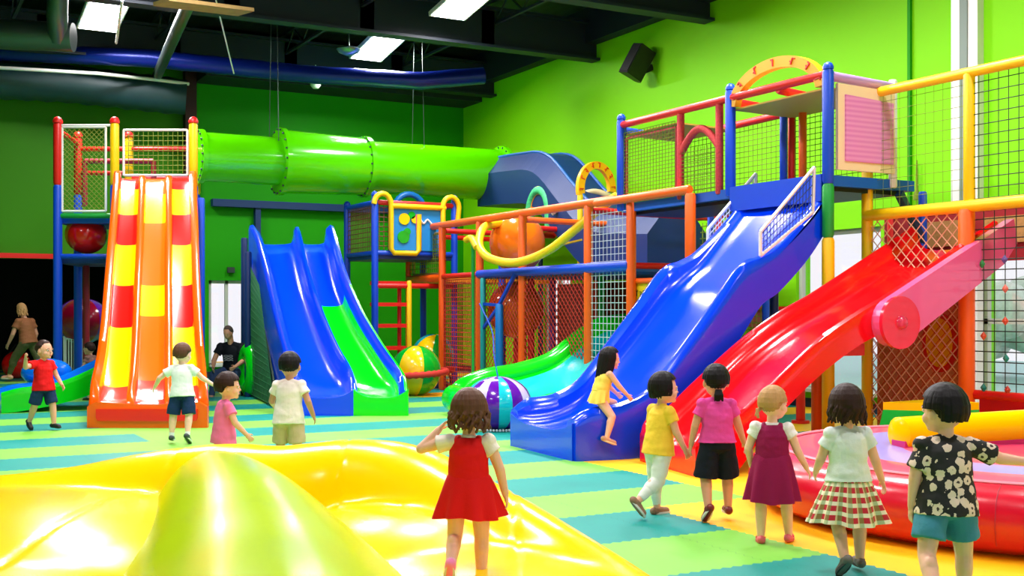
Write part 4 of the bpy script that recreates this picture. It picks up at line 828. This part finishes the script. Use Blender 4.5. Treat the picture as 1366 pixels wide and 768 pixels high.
# ---------------------------------------------------------------- people
SK = {}
def skin(n, c): SK[n] = mat('skin_' + n, c, rough=.45, sss=.12, vary=.04, bscale=20); return SK[n]
skin('fair', (248, 196, 172)); skin('light', (242, 184, 156)); skin('tan', (226, 164, 134)); skin('mid', (208, 146, 120))
def hairmat(n, c): return mat('hair_' + n, c, rough=.5, spec=.18, vary=.25, bscale=30, bump=.3)
HB = hairmat('black', (20, 16, 18)); HD = hairmat('dark_brown', (48, 28, 22)); HBR = hairmat('brown', (92, 58, 40)); HBL = hairmat('blond', (186, 142, 92)); HG = hairmat('greying', (92, 78, 70))
def cloth(n, c, vary=0, bscale=90): return mat('cloth_' + n, c, rough=.75, bump=.15, bscale=bscale, spec=.25, vary=vary)
EYEW = mat('eye_white', (235, 232, 228), rough=.3); IRIS = mat('iris_dark', (32, 20, 15), rough=.2); LIP = mat('lip', (196, 92, 88), rough=.5)
def floral():
    g = NG('cloth_floral', .75); vo = g.nt.nodes.new('ShaderNodeTexVoronoi'); vo.inputs['Scale'].default_value = 19; vo.inputs['Randomness'].default_value = .75
    sc_ = g.nt.nodes.new('ShaderNodeMapping'); g.nt.links.new(g.vec, sc_.inputs[0]); sc_.inputs['Scale'].default_value = (1, 1, 1); g.nt.links.new(sc_.outputs[0], vo.inputs['Vector'])
    nz = g.nt.nodes.new('ShaderNodeTexNoise'); nz.inputs['Scale'].default_value = 48; g.nt.links.new(g.vec, nz.inputs['Vector'])
    dd = g.f('ADD', vo.outputs['Distance'], g.f('MULTIPLY', g.f('SUBTRACT', nz.outputs[0], .5), .5))
    petal = g.f('LESS_THAN', dd, .47); core = g.f('LESS_THAN', dd, .14)
    g.out(g.mix(core, g.mix(petal, (24, 22, 24), (232, 206, 184)), (70, 50, 46))); return g.m
def plaid():
    g = NG('cloth_plaid', .8)
    u = g.f('ARCTAN2', g.y, g.x)
    at = g.nt.nodes.new('ShaderNodeAttribute'); at.attribute_name = 'uvw'; sp = g.nt.nodes.new('ShaderNodeSeparateXYZ'); g.nt.links.new(at.outputs['Vector'], sp.inputs[0])
    a = g.f('FRACT', g.f('MULTIPLY', sp.outputs[0], 20)); b = g.f('FRACT', g.f('MULTIPLY', sp.outputs[1], 5))
    c = g.mix(g.f('LESS_THAN', b, .58), (245, 232, 205), (200, 30, 50)); c = g.mix(g.f('MULTIPLY', g.f('LESS_THAN', a, .42), .55), c, (70, 150, 70)); c = g.mix(g.f('MULTIPLY', g.f('GREATER_THAN', a, .86), .7), c, (235, 225, 170)); g.out(c); return g.m
def segdir(pitch, abd, side): return V(math.sin(R(abd)) * side, math.sin(R(pitch)) * math.cos(R(abd)), -math.cos(R(pitch)) * math.cos(R(abd)))
def person(name, label, px, d, face, H, skinm, hair, hairm, top, bottom, legL=(0, 0, 0, 0), legR=(0, 0, 0, 0), footL=0, footR=0, armL=(0, 12, 8, 6), armR=(0, 12, 8, 6), lean=4, side=0,
           head=(0, 0), z0=0, shoe=None, sock=None, adult=False, vox=.0055, wide=1.14, group=None, sit=None, cat='person', loc=None, sleeve=.55, twist=0, handcurl=1.0, extra=None):
    """leg = (thigh pitch, thigh abd, shin pitch, shin abd) absolute; arm the same; face = heading: 0 away from camera, 90 to the right"""
    base = loc if loc else up(W(px, 500, d), 0)
    a = R(face); vf = FW * math.cos(a) + RT * math.sin(a); vr = RT * math.cos(a) - FW * math.sin(a)
    Mx = Matrix((vr, vf, V(0, 0, 1))).transposed()
    if adult: hz, th, sh, an, spn, nk, hd, shw, hpw, ua, fa, hr = .515, .235, .235, .045, .29, .06, .078, .108, .055, .17, .14, (.045, .058, .072)
    else: hz, th, sh, an, spn, nk, hd, shw, hpw, ua, fa, hr = .45, .2, .2, .045, .275, .036, .098, .088, .05, .145, .125, (.077, .087, .098)
    shw *= wide; hpw *= wide
    K = 1 + (wide - 1) * .7
    P = {}; pel = V(0, 0, 0)
    tx = Matrix.Rotation(R(-lean), 3, 'X') @ Matrix.Rotation(R(side), 3, 'Y')
    sp = tx @ V(0, 0, 1); tw = Matrix.Rotation(R(twist), 3, 'Z')
    chest = pel + sp * spn * .72 + V(0, .0, 0); shc = pel + sp * spn; sx = tx @ tw @ V(1, 0, 0); sf = tx @ tw @ V(0, 1, 0)
    neck0 = shc + sp * .012; hq = Matrix.Rotation(R(-head[1]), 3, 'X'); hy = Matrix.Rotation(R(-head[0]), 3, 'Z') @ hq
    neck1 = neck0 + (sp + V(0, .15, 0)).normalized() * nk; hc = neck1 + hy @ V(0, .016, hd * .86)
    limbs = {}
    for s, lg, ar, ft in ((-1, legL, armL, footL), (1, legR, armR, footR)):
        hip = pel + V(hpw * s, 0, -.005); kn = hip + segdir(lg[0], lg[1], s) * th; ak = kn + segdir(lg[2], lg[3], s) * sh
        shd = shc + sx * shw * s - sp * .012; el = shd + Matrix.Rotation(0, 3, 'X') @ segdir(ar[0], ar[1], s) * ua; wr = el + segdir(ar[2], ar[3], s) * fa
        fq = Matrix.Rotation(R(-ft), 3, 'X'); fd = fq @ V(.12 * s, 1, 0).normalized(); fu = fq @ V(0, 0, 1)
        heel = ak - fu * an - fd * .03; toe = ak - fu * an + fd * .105
        limbs[s] = dict(hip=hip, kn=kn, ak=ak, sh=shd, el=el, wr=wr, fd=fd, fu=fu, heel=heel, toe=toe, adir=(wr - el).normalized(), ldir=(ak - kn).normalized())
    lo = min(min(l['heel'].z, l['toe'].z) for l in limbs.values())
    zoff = z0 / H - lo if sit is None else sit / H
    def X(p): return base + Mx @ (V(p.x, p.y, p.z + zoff) * H)
    def A(v): return (Mx @ v)
    t = thing(name, label, cat, up(X(pel), z0 if sit is None else min(X(V(0, 0, lo)).z, sit)), group)
    mb = MB(); s_ = H
    F3 = Matrix((A(sx), A(sf), A(sp))).transposed()
    def E(c, r, rot=None): mb.ell(X(c), V(*r) * s_, rot or F3, 16, 10)
    def C(a, b, r0, r1): mb.cone(X(a), X(b), r0 * s_, r1 * s_, 14)
    w = wide
    E(pel + sp * .01, (.078 * w, .062 * K, .06)); E(pel + sp * spn * .35, (.07 * w, .06 * K, .09)); E(pel + sp * spn * .7, (.078 * w, .058 * K, .09)); C(shc - sx * shw * .75 - sp * .02, shc + sx * shw * .75 - sp * .02, .034, .034)
    C(shc - sp * .03, neck1, .038, .031); C(neck0, neck1 + sp * .03, .032, .031)
    HM = Matrix((A(hy @ V(1, 0, 0)), A(hy @ V(0, 1, 0)), A(hy @ V(0, 0, 1)))).transposed(); hx, hyy, hzz = hr; k = hz and hx / .07
    def HP(x, y, z): return hc + hy @ V(x, y, z)
    def EH(x, y, z, r): mb.ell(X(HP(x, y, z)), V(*r) * s_, HM, 18, 12)
    EH(0, -.006 * k, .012 * k, (hx, hyy, hzz * .93)); EH(0, .022 * k, -.04 * k, (hx * .74, hyy * .68, hzz * .52))
    for q in (-1, 1):
        EH(q * .03 * k, .043 * k, -.03 * k, (.027 * k, .026 * k, .026 * k)); EH(q * (hx - .001), -.006 * k, -.012 * k, (.008 * k, .015 * k, .022 * k)); EH(q * .028 * k, .064 * k, .012 * k, (.02 * k, .01 * k, .008 * k))
    EH(0, .078 * k, -.02 * k, (.0095 * k, .013 * k, .011 * k)); EH(0, .072 * k, -.004 * k, (.006 * k, .01 * k, .02 * k)); EH(0, .066 * k, -.048 * k, (.018 * k, .012 * k, .01 * k)); EH(0, .058 * k, -.07 * k, (.018 * k, .016 * k, .014 * k))
    lw = .9 if adult else 1
    for s, l in limbs.items():
        C(l['hip'], l['kn'], .047 * w, .038 * lw); C(l['kn'], l['kn'].lerp(l['ak'], .35), .037 * lw, .037 * lw); C(l['kn'].lerp(l['ak'], .3), l['ak'], .037 * lw, .024); E(l['kn'].lerp(l['ak'], .3) - V(0, .008, 0), (.03 * lw, .032 * lw, .05), Mx)
        C(l['sh'], l['el'], .0305, .026); C(l['el'], l['wr'], .0268, .018)
        # foot
        C(l['ak'], l['ak'] - l['fu'] * .022, .021, .022); C(l['heel'] + l['fu'] * .02, l['toe'] + l['fu'] * .015 - l['fd'] * .02, .021, .018); C(l['ak'] - l['fu'] * .012 + l['fd'] * .01, l['toe'] + l['fu'] * .014 - l['fd'] * .03, .02, .016)
        # hand
        dd = l['adir']; med = V(-s, 0, 0); med = (med - dd * med.dot(dd)); med = med.normalized() if med.length > .2 else V(0, 1, 0)
        ac = dd.cross(med); ac = ac if ac.y > 0 or abs(ac.y) < .05 and ac.z > 0 else -ac
        wr = l['wr']; pc = wr + dd * .027
        PM = Matrix((A(ac), A(med), A(dd))).transposed(); mb.ell(X(pc), V(.021, .0105, .028) * s_, PM, 14, 10)
        C(wr - dd * .005, wr + dd * .012, .0155, .015)
        fl = (.034, .038, .036, .028)
        for i in range(4):
            o = (i - 1.5) * -.0118; st_ = pc + ac * o + dd * .02; q = o * 5.5
            d1 = (dd + ac * q + med * .3 * handcurl).normalized(); d2 = (dd + ac * q * .6 + med * .95 * handcurl).normalized()
            m1 = st_ + d1 * fl[i] * .52; e1 = m1 + d2 * fl[i] * .5; mb.cone(X(st_), X(m1), .0056 * s_, .0052 * s_, 8); mb.cone(X(m1), X(e1), .0052 * s_, .0044 * s_, 8)
        tb = wr + dd * .014 + ac * .014; m1 = tb + (ac * .8 + dd * .75 + med * .35).normalized() * .022; e1 = m1 + (ac * .25 + dd * .95 + med * .3).normalized() * .018
        mb.cone(X(tb), X(m1), .0075 * s_, .0062 * s_, 8); mb.cone(X(m1), X(e1), .006 * s_, .005 * s_, 8)
    body = remeshed(mb, 'body', skinm, vox * .8, t, smooth=2, fac=.5)
    # face details
    for q in (-1, 1):
        e = MB().ell(X(HP(q * .028 * k, .0665 * k, -.001 * k)), V(.0125, .007, .0085) * k * s_, HM, 12, 8).build('eye', EYEW, t)
        MB().ell(X(HP(q * .028 * k, .0715 * k, -.001 * k)), V(.0065, .003, .0068) * k * s_, HM, 10, 6).build('iris', IRIS, e)
        MB().tube([X(HP(q * (.016 + .012 * j) * k, (.076 - .003 * j) * k, (.0165 + .003 * (1 - abs(j - 1))) * k)) for j in range(3)], .0022 * k * s_, 6).build('eyebrow', hairm, t)
    MB().tube([X(HP(q * .012 * k, (.079 - abs(q) * .004) * k, (-.047 + abs(q) * .001) * k)) for q in (-1.2, -.6, 0, .6, 1.2)], [.0012 * s_, .0035 * k * s_, .004 * k * s_, .0035 * k * s_, .0012 * s_], 8).build('mouth', LIP, t)
    # ---- hair
    mb = MB(); rnd = random.Random(sum(map(ord, label)))
    cxy = (hx * 1.08, hyy * 1.07, hzz * 1.02)
    def strand(az, p0, p1, drop, r, wav=0, flare=1.0, lift=1.0, back=0):
        pts = []; rr = []
        for j in range(7):
            th_ = R(p0 + (p1 - p0) * j / 6); pts.append(V(math.sin(th_) * math.sin(az) * cxy[0] * lift, -.012 * k + math.sin(th_) * math.cos(az) * cxy[1] * lift, .014 * k + math.cos(th_) * cxy[2] * lift)); rr.append(r * (.7 + .3 * j / 6))
        if drop:
            n_ = 5; b = pts[-1]
            for j in range(1, n_ + 1):
                u = j / n_; ph = rnd.random() * 6 if j == 1 else ph
                pts.append(V(b.x * (1 - .12 * u * (1 if flare <= 1 else -1) * 1.0) + wav * math.sin(u * 6 + ph), b.y * (1 - .1 * u) + wav * math.cos(u * 6 + ph) - back * u, b.z - drop * u)); rr.append(r * (1 - .55 * u * u))
        hm = [X(HP(p.x, p.y, p.z)) for p in pts]; mb.tube(hm, [q * s_ for q in rr], 6)
    mb.ell(X(HP(0, -.014 * k, .02 * k)), V(hx * 1.01, hyy * .95, hzz * .95) * s_, HM, 20, 14)
    N = 64
    for i in range(N):
        az = 2 * math.pi * (i + rnd.random() * .5) / N; c_ = math.cos(az); front = c_ > .45; sidey = abs(c_) <= .45
        r = .0092 * k * rnd.uniform(.8, 1.15)
        if hair == 'short':
            strand(az, 4, (60 + rnd.uniform(-4, 4)) if front else (84 if sidey else 112 + rnd.uniform(-6, 5)), 0, r)
        elif hair == 'crop':
            strand(az, 4, 48 if front else (74 if sidey else 100), 0, r * .7, lift=.96)
        elif hair == 'bowl':
            strand(az, 4, (66 + rnd.uniform(-3, 3)) if front else (92 if sidey else 118 + rnd.uniform(-4, 4)), 0, r * 1.15, lift=1.05)
        elif hair == 'bob':
            strand(az, 4, 62 if front else 95, 0 if front else (.05 if sidey else .062 + rnd.uniform(-.008, .008)), r * 1.1, .003, lift=1.03)
        elif hair in ('wavy', 'long', 'shoulder'):
            dr = dict(wavy=.1, long=.26, shoulder=.1)[hair]
            strand(az, 4, 58 if front else 92, 0 if front else (dr * (.9 if sidey else 1) + rnd.uniform(-.02, .012)), r * 1.1, .012 if hair == 'wavy' else (.007 if hair == 'shoulder' else .003), 1.3 if hair != 'long' else 1, back=.03 if hair == 'long' else (.015 if hair == 'wavy' else 0), lift=1.04)
        elif hair in ('tail', 'pony'):
            strand(az, 4, 58 if front else (90 if sidey else 108), 0, r * .9)
    if hair == 'tail':   # low pony tail at the nape
        for i in range(9): q = V(rnd.uniform(-.012, .012), -.075 * k, -.045 * k); mb.tube([X(HP(q.x, q.y, q.z)), X(HP(q.x * 1.8, q.y - .016, q.z - .035)), X(HP(q.x * 2 + rnd.uniform(-.01, .01), q.y - .01, q.z - .075))], [.010 * s_, .012 * s_, .003 * s_], 6)
    if hair == 'pony':
        for q in (-1,):
            for i in range(9): b = V(q * .03 * k, -.072 * k, -.02 * k); mb.tube([X(HP(b.x, b.y, b.z)), X(HP(b.x + q * .012, b.y - .03, b.z - .015 + rnd.uniform(-.01, .01))), X(HP(b.x + rnd.uniform(-.02, .02), b.y - .045, b.z - .05 + rnd.uniform(-.01, .01)))], [.009 * s_, .011 * s_, .003 * s_], 6)
    hh = remeshed(mb, 'hair', hairm, vox * .6, t, smooth=1, fac=.3)
    # ---- clothes
    def wrinkle(c, n): return (noise.noise(V(c.x * 9, c.y * 9, c.z * 20)) * .006 + noise.noise(c * 34) * .002) * min(1, H)
    def tors(rows, mb_):
        mb_.loft([[X(pel + sp * (spn * tt) + (sx * math.cos(q) * rx + sf * math.sin(q) * ry)) for q in [2 * math.pi * j / 28 for j in range(28)]] for tt, rx, ry in rows])
    def sleeves(mb_, f=.55, r0=.042, r1=.046):
        for s, l in limbs.items():
            e = l['sh'].lerp(l['el'], f); mb_.cone(X(l['sh'] - sx * s * .02), X(e), r0 * s_, r1 * s_, 18, round=False); mb_.ell(X(l['sh'] - sx * s * .004 - sp * .003), .0415 * s_, None, 14, 10)
        for s in (-1, 1): mb_.cone(X(shc + sx * s * shw * .85 - sp * .016), X(neck0 - sp * .004), .036 * s_, .034 * s_, 14)
    kind, tm = top[0], top[1]
    mb = MB()
    if kind == 'tee':
        hem = top[2] if len(top) > 2 else -.02
        tors([(hem, .114 * w, .094 * K), (.1, .106 * w, .088 * K), (.4, .09 * w, .078 * K), (.7, .09 * w, .074 * K), (.86, .086 * w, .066 * K), (.98, .066 * w, .05 * K), (1.04, .042, .04)], mb); sleeves(mb, sleeve)
        remeshed(mb, 'shirt', tm, vox, t, smooth=3, disp=wrinkle)
    elif kind == 'dress':   # (kind, mat, skirt bottom, skirt flare, undershirt mat or None)
        us = top[4] if len(top) > 4 else None
        if us:
            m2 = MB(); m2.cone(X(shc - sx * shw * .8 - sp * .02), X(shc + sx * shw * .8 - sp * .02), .038 * s_, .038 * s_, 14)
            for s, l in limbs.items(): e = l['sh'].lerp(l['el'], .42); m2.cone(X(l['sh'] - sx * s * .02), X(e), .042 * s_, .046 * s_, 18, round=False); m2.ell(X(l['sh'] - sx * s * .003), .042 * s_, None, 14, 10)
            m2.cone(X(shc - sp * .03), X(neck0 + sp * .01), .06 * s_, .04 * s_, 18, round=False)
            remeshed(m2, 'blouse', us, vox, t, smooth=3, disp=wrinkle)
        tors([(.25, .09 * w, .076 * K), (.5, .088 * w, .076 * K), (.75, .088 * w, .075 * K), (.9, .078 * w, .067 * K), (1.0, .062 * w, .054 * K), (1.03, .05 * w, .045 * K)], mb)
        for s in (-1, 1): mb.ell(X(shc + sx * s * .05 - sp * .012), V(.026, .05, .035) * s_, F3, 14, 10)
        remeshed(mb, 'bodice', tm, vox, t, smooth=3, disp=wrinkle)
        if us is None and len(top) > 5 and top[5]:
            pass
    def skirt(nm, m, ztop, zbot, r0, r1, folds, wave=.008, cx=.0):
        rings = []; uv = []; NN = 96; KK = 14; ph = rnd.random() * 6
        for side_, off in ((0, 0), (1, .004)):
            seq = range(KK + 1) if side_ == 0 else range(KK, -1, -1)
            for j in seq:
                u = j / KK; c = pel + sp * (spn * ztop) * (1 - u) + V(0, cx * u, zbot * u); rr = r0 + (r1 - r0) * (u ** .8) - off; ring = []
                for i in range(NN):
                    a_ = 2 * math.pi * i / NN; f_ = 1 + (.07 * math.sin(a_ * folds + ph) + .035 * math.sin(a_ * (folds * .57 // 1) + ph * 2)) * u * (r1 > r0 * 1.15) * 1.5
                    ring.append(X(c + V(math.cos(a_) * rr * f_ * w, math.sin(a_) * rr * .86 * f_, wave * math.sin(a_ * folds * .5 // 1 + ph) * u if False else wave * math.sin(a_ * 3 + ph) * u))); uv.append((i / NN, u + side_ * 0, 0))
                rings.append(ring)
        m_ = MB(); m_.loft(rings, cap=False, closed=True); o = m_.build(nm, m, t)
        at = o.data.attributes.new('uvw', 'FLOAT_VECTOR', 'POINT')
        for i, q in enumerate(uv): at.data[i].vector = q
        return o
    if kind == 'dress': skirt('skirt', tm, .36, top[2], .092, top[3], 9, cx=.004)
    if bottom:
        bk, bm = bottom[0], bottom[1]
        if bk in ('shorts', 'trousers'):
            mb = MB(); f = bottom[2]; r1 = bottom[3] if len(bottom) > 3 else .058
            mb.ell(X(pel + sp * .005), V(.1 * w, .078 * K, .066) * s_, F3, 20, 12)
            tors([(-.1, .092 * w, .074 * K), (.05, .096 * w, .076 * K), (.27, .088 * w, .073 * K)], mb)
            for s, l in limbs.items():
                if bk == 'shorts': mb.cone(X(l['hip'] - V(s * .004, 0, -.01)), X(l['hip'].lerp(l['kn'], f)), .056 * w * s_, r1 * s_, 20, round=False)
                else:
                    e = l['kn'].lerp(l['ak'], .9); mb.cone(X(l['hip']), X(l['kn']), .058 * w * s_, .05 * s_, 18); mb.cone(X(l['kn']), X(l['kn'].lerp(l['ak'], .35)), .05 * s_, .047 * s_, 18); mb.cone(X(l['kn'].lerp(l['ak'], .25)), X(e), .041 * s_, .03 * s_, 18, round=False)
            remeshed(mb, bk, bm, vox, t, smooth=3, disp=wrinkle)
        elif bk == 'skirt': skirt('skirt', bm, bottom[4] if len(bottom) > 4 else .14, bottom[2], .088, bottom[3], 11)
    # ---- shoes
    for s, l in limbs.items():
        if sock:
            m2 = MB(); m2.cone(X(l['ak'] - l['ldir'] * .035), X(l['ak'] + l['ldir'] * .01), .0265 * s_, .026 * s_, 16, round=False); m2.build('sock', sock, t)
        if shoe:
            sm, so = shoe[0], shoe[1]; low = len(shoe) > 2 and shoe[2]
            mb = MB(); fd, fu = l['fd'], l['fu']; hl = l['heel'] + fu * .022; tp = l['toe'] + fu * .016 - fd * .022
            mb.cone(X(hl), X(tp), .0265 * s_, .0245 * s_, 14); 
            if not low: mb.cone(X(l['ak'] - fu * .015), X(l['ak'] - fu * .003), .029 * s_, .028 * s_, 14, round=False); mb.cone(X(l['ak'] - fu * .018 + fd * .01), X(tp + fu * .002), .026 * s_, .02 * s_, 14)
            sh_ = remeshed(mb, 'shoe', sm, .0045, t, smooth=2)
            FR = Matrix((A(fd), A(fu.cross(fd)), A(fu))).transposed(); m3 = MB(); prof = []
            sd_ = fu.cross(fd)
            out = []
            for i in range(24):
                an_ = 2 * math.pi * i / 24; u = math.cos(an_); v = math.sin(an_); out.append((.038 + .078 * u, v * (.029 + .003 * u)))
            m3.loft([[X(l['ak'] - fu * (an - h_) + fd * x_ + sd_ * y_) for x_, y_ in out] for h_ in (.0, .004, .013)]); m3.build('sole', so, sh_)
            if low:
                m3 = MB(); m3.tube([X(l['ak'] - fu * .02 + fd * .03 + sd_ * y_ * .03 + fu * (.014 * (1 - y_ * y_))) for y_ in (-1, -.5, 0, .5, 1)], .005 * s_, 8); m3.build('strap', sm, sh_)
    return t, X, limbs, HP, skirt
WH = cloth('white', (240, 240, 238)); RD = cloth('red', (224, 8, 14)); NV = cloth('navy', (16, 46, 88)); PK = cloth('pink', (250, 120, 178)); KH = cloth('khaki', (206, 182, 148)); MG = cloth('magenta_pink', (228, 70, 160)); BKN = cloth('black_navy', (14, 20, 38)); YL = cloth('yellow', (248, 206, 62)); MW = cloth('maroon', (142, 8, 74)); PW = cloth('pale_white', (222, 232, 228)); DN = cloth('denim', (66, 136, 160)); BT = cloth('black', (14, 18, 30)); CRM = cloth('cream', (240, 226, 212)); TBR = cloth('brown', (150, 95, 60)); OLV = cloth('olive', (96, 96, 62)); LYL = cloth('lemon', (245, 214, 92))
SB = (mat('shoe_black', (22, 24, 28), rough=.5), mat('sole_white', (225, 222, 215), rough=.6)); SBB = (mat('shoe_black', (22, 24, 28)), mat('sole_black', (28, 28, 30), rough=.6)); ST = (mat('shoe_tan', (150, 112, 88), rough=.6), mat('sole_white', (225, 222, 215))); SPK = (mat('shoe_pink', (235, 100, 110), rough=.5), mat('sole_pink', (220, 90, 100), rough=.6), True); SBE = (mat('shoe_beige', (205, 150, 120), rough=.6), mat('sole_cream', (232, 215, 190), rough=.6), True); SPS = (mat('shoe_hotpink', (250, 130, 190), rough=.5), mat('sole_white', (225, 222, 215))); SGY = (mat('shoe_slate', (60, 66, 72), rough=.6), mat('sole_white', (225, 222, 215))); SNB = (mat('shoe_greybrown', (105, 98, 90), rough=.6), mat('sole_dark', (50, 50, 48), rough=.7))
FEW = 'fine'
# foreground
person('person', 'girl in sleeveless red dress over white sleeves touching her hair, standing at the yellow inflatable', 625, 5.95, 4, 1.04, SK['light'], 'wavy', HBR, ('dress', RD, -.105, .152, CRM), ('shorts', RD, .3, .054), legL=(-2, 3, -58, 0), legR=(3, 2, -3, 0), footL=62, footR=0, armL=(16, 74, 165, -42), armR=(-4, 22, 6, 12), lean=3, head=(-8, 2), shoe=SPS, sock=mat('sock_pink', (250, 190, 215), rough=.8), z0=.08, vox=.0048)
person('person', 'girl in yellow tee and white leggings walking right, dark tied hair', 878, 8.42, 62, 1.08, SK['light'], 'bob', HB, ('tee', YL, -.12), ('trousers', cloth('offwhite', (228, 236, 232)), 1), legL=(6, 2, 4, 0), legR=(-14, 2, -52, 0), footL=0, footR=50, armL=(8, 8, 20, 4), armR=(14, 10, 28, 6), lean=5, head=(14, 0), shoe=ST, vox=.005)
person('person', 'girl in magenta pink shirt and dark wide shorts with short ponytail', 957, 8.2, -8, 1.1, SK['tan'], 'tail', HB, ('tee', MG, .06), ('shorts', BKN, 1.02, .078), legL=(4, 5, -22, 2), legR=(10, 6, -4, 0), footL=42, footR=0, armL=(4, 16, 14, 8), armR=(2, 18, 12, 22), lean=3, head=(6, 2), shoe=(mat('shoe_darkred', (120, 22, 28), rough=.5), mat('sole_white', (225, 222, 215))), vox=.005)
person('person', 'small fair haired girl in maroon pinafore dress with white lace sleeves', 1030, 7.45, 14, 1.04, SK['fair'], 'pony', HBL, ('dress', MW, -.19, .15, cloth('lace', (245, 238, 240), vary=.2)), None, legL=(0, 3, -4, 0), legR=(10, 8, 4, 4), armL=(6, 18, 26, -8), armR=(4, 20, 16, 26), lean=2, head=(34, 0), shoe=SPK, vox=.005)
person('person', 'girl in white tee and red green plaid skirt beside the pink inflatable', 1132, 6.6, -6, 1.07, SK['light'], 'shoulder', HD, ('tee', PW, .04), ('skirt', plaid(), -.205, .185), legL=(-4, 3, -30, 0), legR=(4, 3, 0, 0), footL=40, footR=0, armL=(14, 14, 50, -4), armR=(-4, 18, 10, 22), lean=2, head=(-4, 2), shoe=SNB, vox=.005)
person('person', 'boy in black shirt with cream flowers and denim shorts holding out his arm', 1262, 5.75, -2, 1.16, SK['light'], 'bowl', HB, ('tee', floral(), -.12), ('shorts', DN, .66, .07), legL=(-14, 12, -42, 4), legR=(6, 7, -2, 0), footL=46, footR=0, armL=(-2, 12, 6, 4), armR=(14, 66, 16, 82), wide=1.24, lean=4, side=2, head=(-26, 0), shoe=SB, vox=.0052, sleeve=.75)
person('person', 'long haired girl in short yellow dress perched on the lip of the blue slide', 779, 11.3, 72, 1.04, SK['light'], 'long', HB, ('dress', LYL, -.03, .115), None, legL=(78, 4, 10, 0), legR=(28, 30, -18, 6), footL=18, footR=20, armL=(30, 10, 50, 6), armR=(36, 8, 44, 2), lean=18, head=(8, 6), sit=.6, shoe=(SBE[0], SBE[1], True), vox=.006, loc=V(6.34, 9.78, 0))
# middle distance
person('person', 'boy in pale tee and khaki shorts seen from behind the yellow inflatable', 385, 10.3, 2, 1.14, SK['mid'], 'short', HB, ('tee', cloth('blush_white', (246, 232, 228)), -.16), ('shorts', KH, .95, .068), legL=(10, 4, -10, 0), legR=(-4, 4, -16, 0), footR=16, armL=(14, 18, 74, 10), armR=(-14, 22, 24, 14), lean=5, head=(-2, 3), shoe=SGY, vox=.006)
person('person', 'child in bright pink tee with dark hair standing behind the yellow inflatable', 298, 9.4, 62, 1.02, SK['light'], 'bowl', HD, ('tee', PK, -.15), ('shorts', cloth('dark', (40, 34, 44)), .5, .06), legL=(4, 3, -4, 0), legR=(-4, 3, -6, 0), armL=(6, 10, 18, 6), armR=(18, 16, 42, 8), lean=3, head=(12, 2), shoe=SGY, vox=.006)
person('person', 'boy in white tee and navy shorts running to the striped slide', 243, 13.0, -2, 1.13, SK['fair'], 'short', HBR, ('tee', WH, -.08), ('shorts', NV, .95, .07), legL=(-4, 8, -10, 2), legR=(-12, 6, -20, 0), footL=6, footR=32, armL=(-8, 52, 34, 30), armR=(10, 44, 20, 54), lean=8, side=-3, head=(18, 2), shoe=SGY, sock=mat('sock_white', (238, 238, 238), rough=.8), vox=.0065)
person('person', 'boy in red tee and navy shorts walking past the small blue slide, hand raised', 58, 14.4, 128, 1.14, SK['tan'], 'crop', HD, ('tee', RD, -.12), ('shorts', NV, .9, .066), legL=(18, 4, 8, 0), legR=(-14, 6, -30, 0), footL=0, footR=34, armL=(12, 16, 38, 8), armR=(60, 64, 140, 20), lean=-2, head=(-20, 0), shoe=SBB, vox=.0065)
# grown ups at the back
mt, MX, ml, MHP, _s = person('person', 'man in black printed tee and jeans seated low by the back window', 312, 20.3, 190, 1.66, SK['tan'], 'crop', HG, ('tee', BT, -.1), ('trousers', cloth('jeans', (50, 70, 110)), 1), legL=(88, 10, 10, 4), legR=(84, 14, 6, 4), armL=(24, 14, 66, -14), armR=(22, 14, 60, -18), lean=14, head=(8, 20), sit=.42, adult=True, shoe=SB, wide=1.15, vox=.009)
mb = MB(); c = MX(V(0, .078, .2))
for i in range(5):
    q = [MX(V(-.05 + .025 * j, .104 + .25 * (.17 - i * .013), .17 - i * .013 + .005 * ((i + j) % 2))) for j in range(5)]; mb.tube(q, .006, 5)
mb.build('shirt_print', mat('print_grey', (150, 155, 160), rough=.7), mt)
b_ = MX(V(0, 0, 0)); t = thing('stool', 'low dark stool under the man in the black tee', 'stool', up(b_, 0))
MB().tube([up(b_, .28), up(b_, .3), up(b_, .34), up(b_, .345)], [.16, .18, .18, .16], 20).build('seat', M['navy'], t)
for i in range(4): a = i * 1.57 + .78; MB().tube([up(b_, .28) + V(.12 * math.cos(a), .12 * math.sin(a), 0), up(b_, 0) + V(.16 * math.cos(a), .16 * math.sin(a), 0)], .018, 8).build('leg', M['black'], t)
person('person', 'blond woman in brown top striding in the dark doorway', 38, 24.0, -70, 1.66, SK['tan'], 'shoulder', HBL, ('tee', TBR, -.05), ('trousers', OLV, 1), legL=(38, 4, 22, 0), legR=(-24, 4, -44, 0), footR=40, armL=(14, 12, 30, 0), armR=(-10, 14, 20, 0), lean=12, head=(0, 14), adult=True, shoe=(SK['light'], mat('sole_white', (225, 222, 215))), vox=.01)
person('person', 'child in pale patterned top half hidden behind the edge of the striped slide', 123, 19.2, -75, 1.0, SK['tan'], 'short', HD, ('tee', cloth('pale_print', (150, 110, 100), vary=.5, bscale=40), -.1), ('shorts', NV, .8, .06), legL=(10, 4, -6, 0), legR=(-6, 4, -10, 0), armL=(20, 10, 50, 0), armR=(20, 10, 50, 0), lean=6, head=(0, 4), shoe=SBB, vox=.008)
c = W(22, 484, 25.2); t = thing('carry_bag', 'round red bag on the floor behind the striding woman', 'bag', up(c, 0)); MB().ell(up(c, .3), (.3, .2, .3)).build('body', M['slide_red'], t); MB().tube([up(c, .55) + V(-.15, 0, 0), up(c, .75), up(c, .55) + V(.15, 0, 0)], .02, 6).build('handle', M['black'], t)
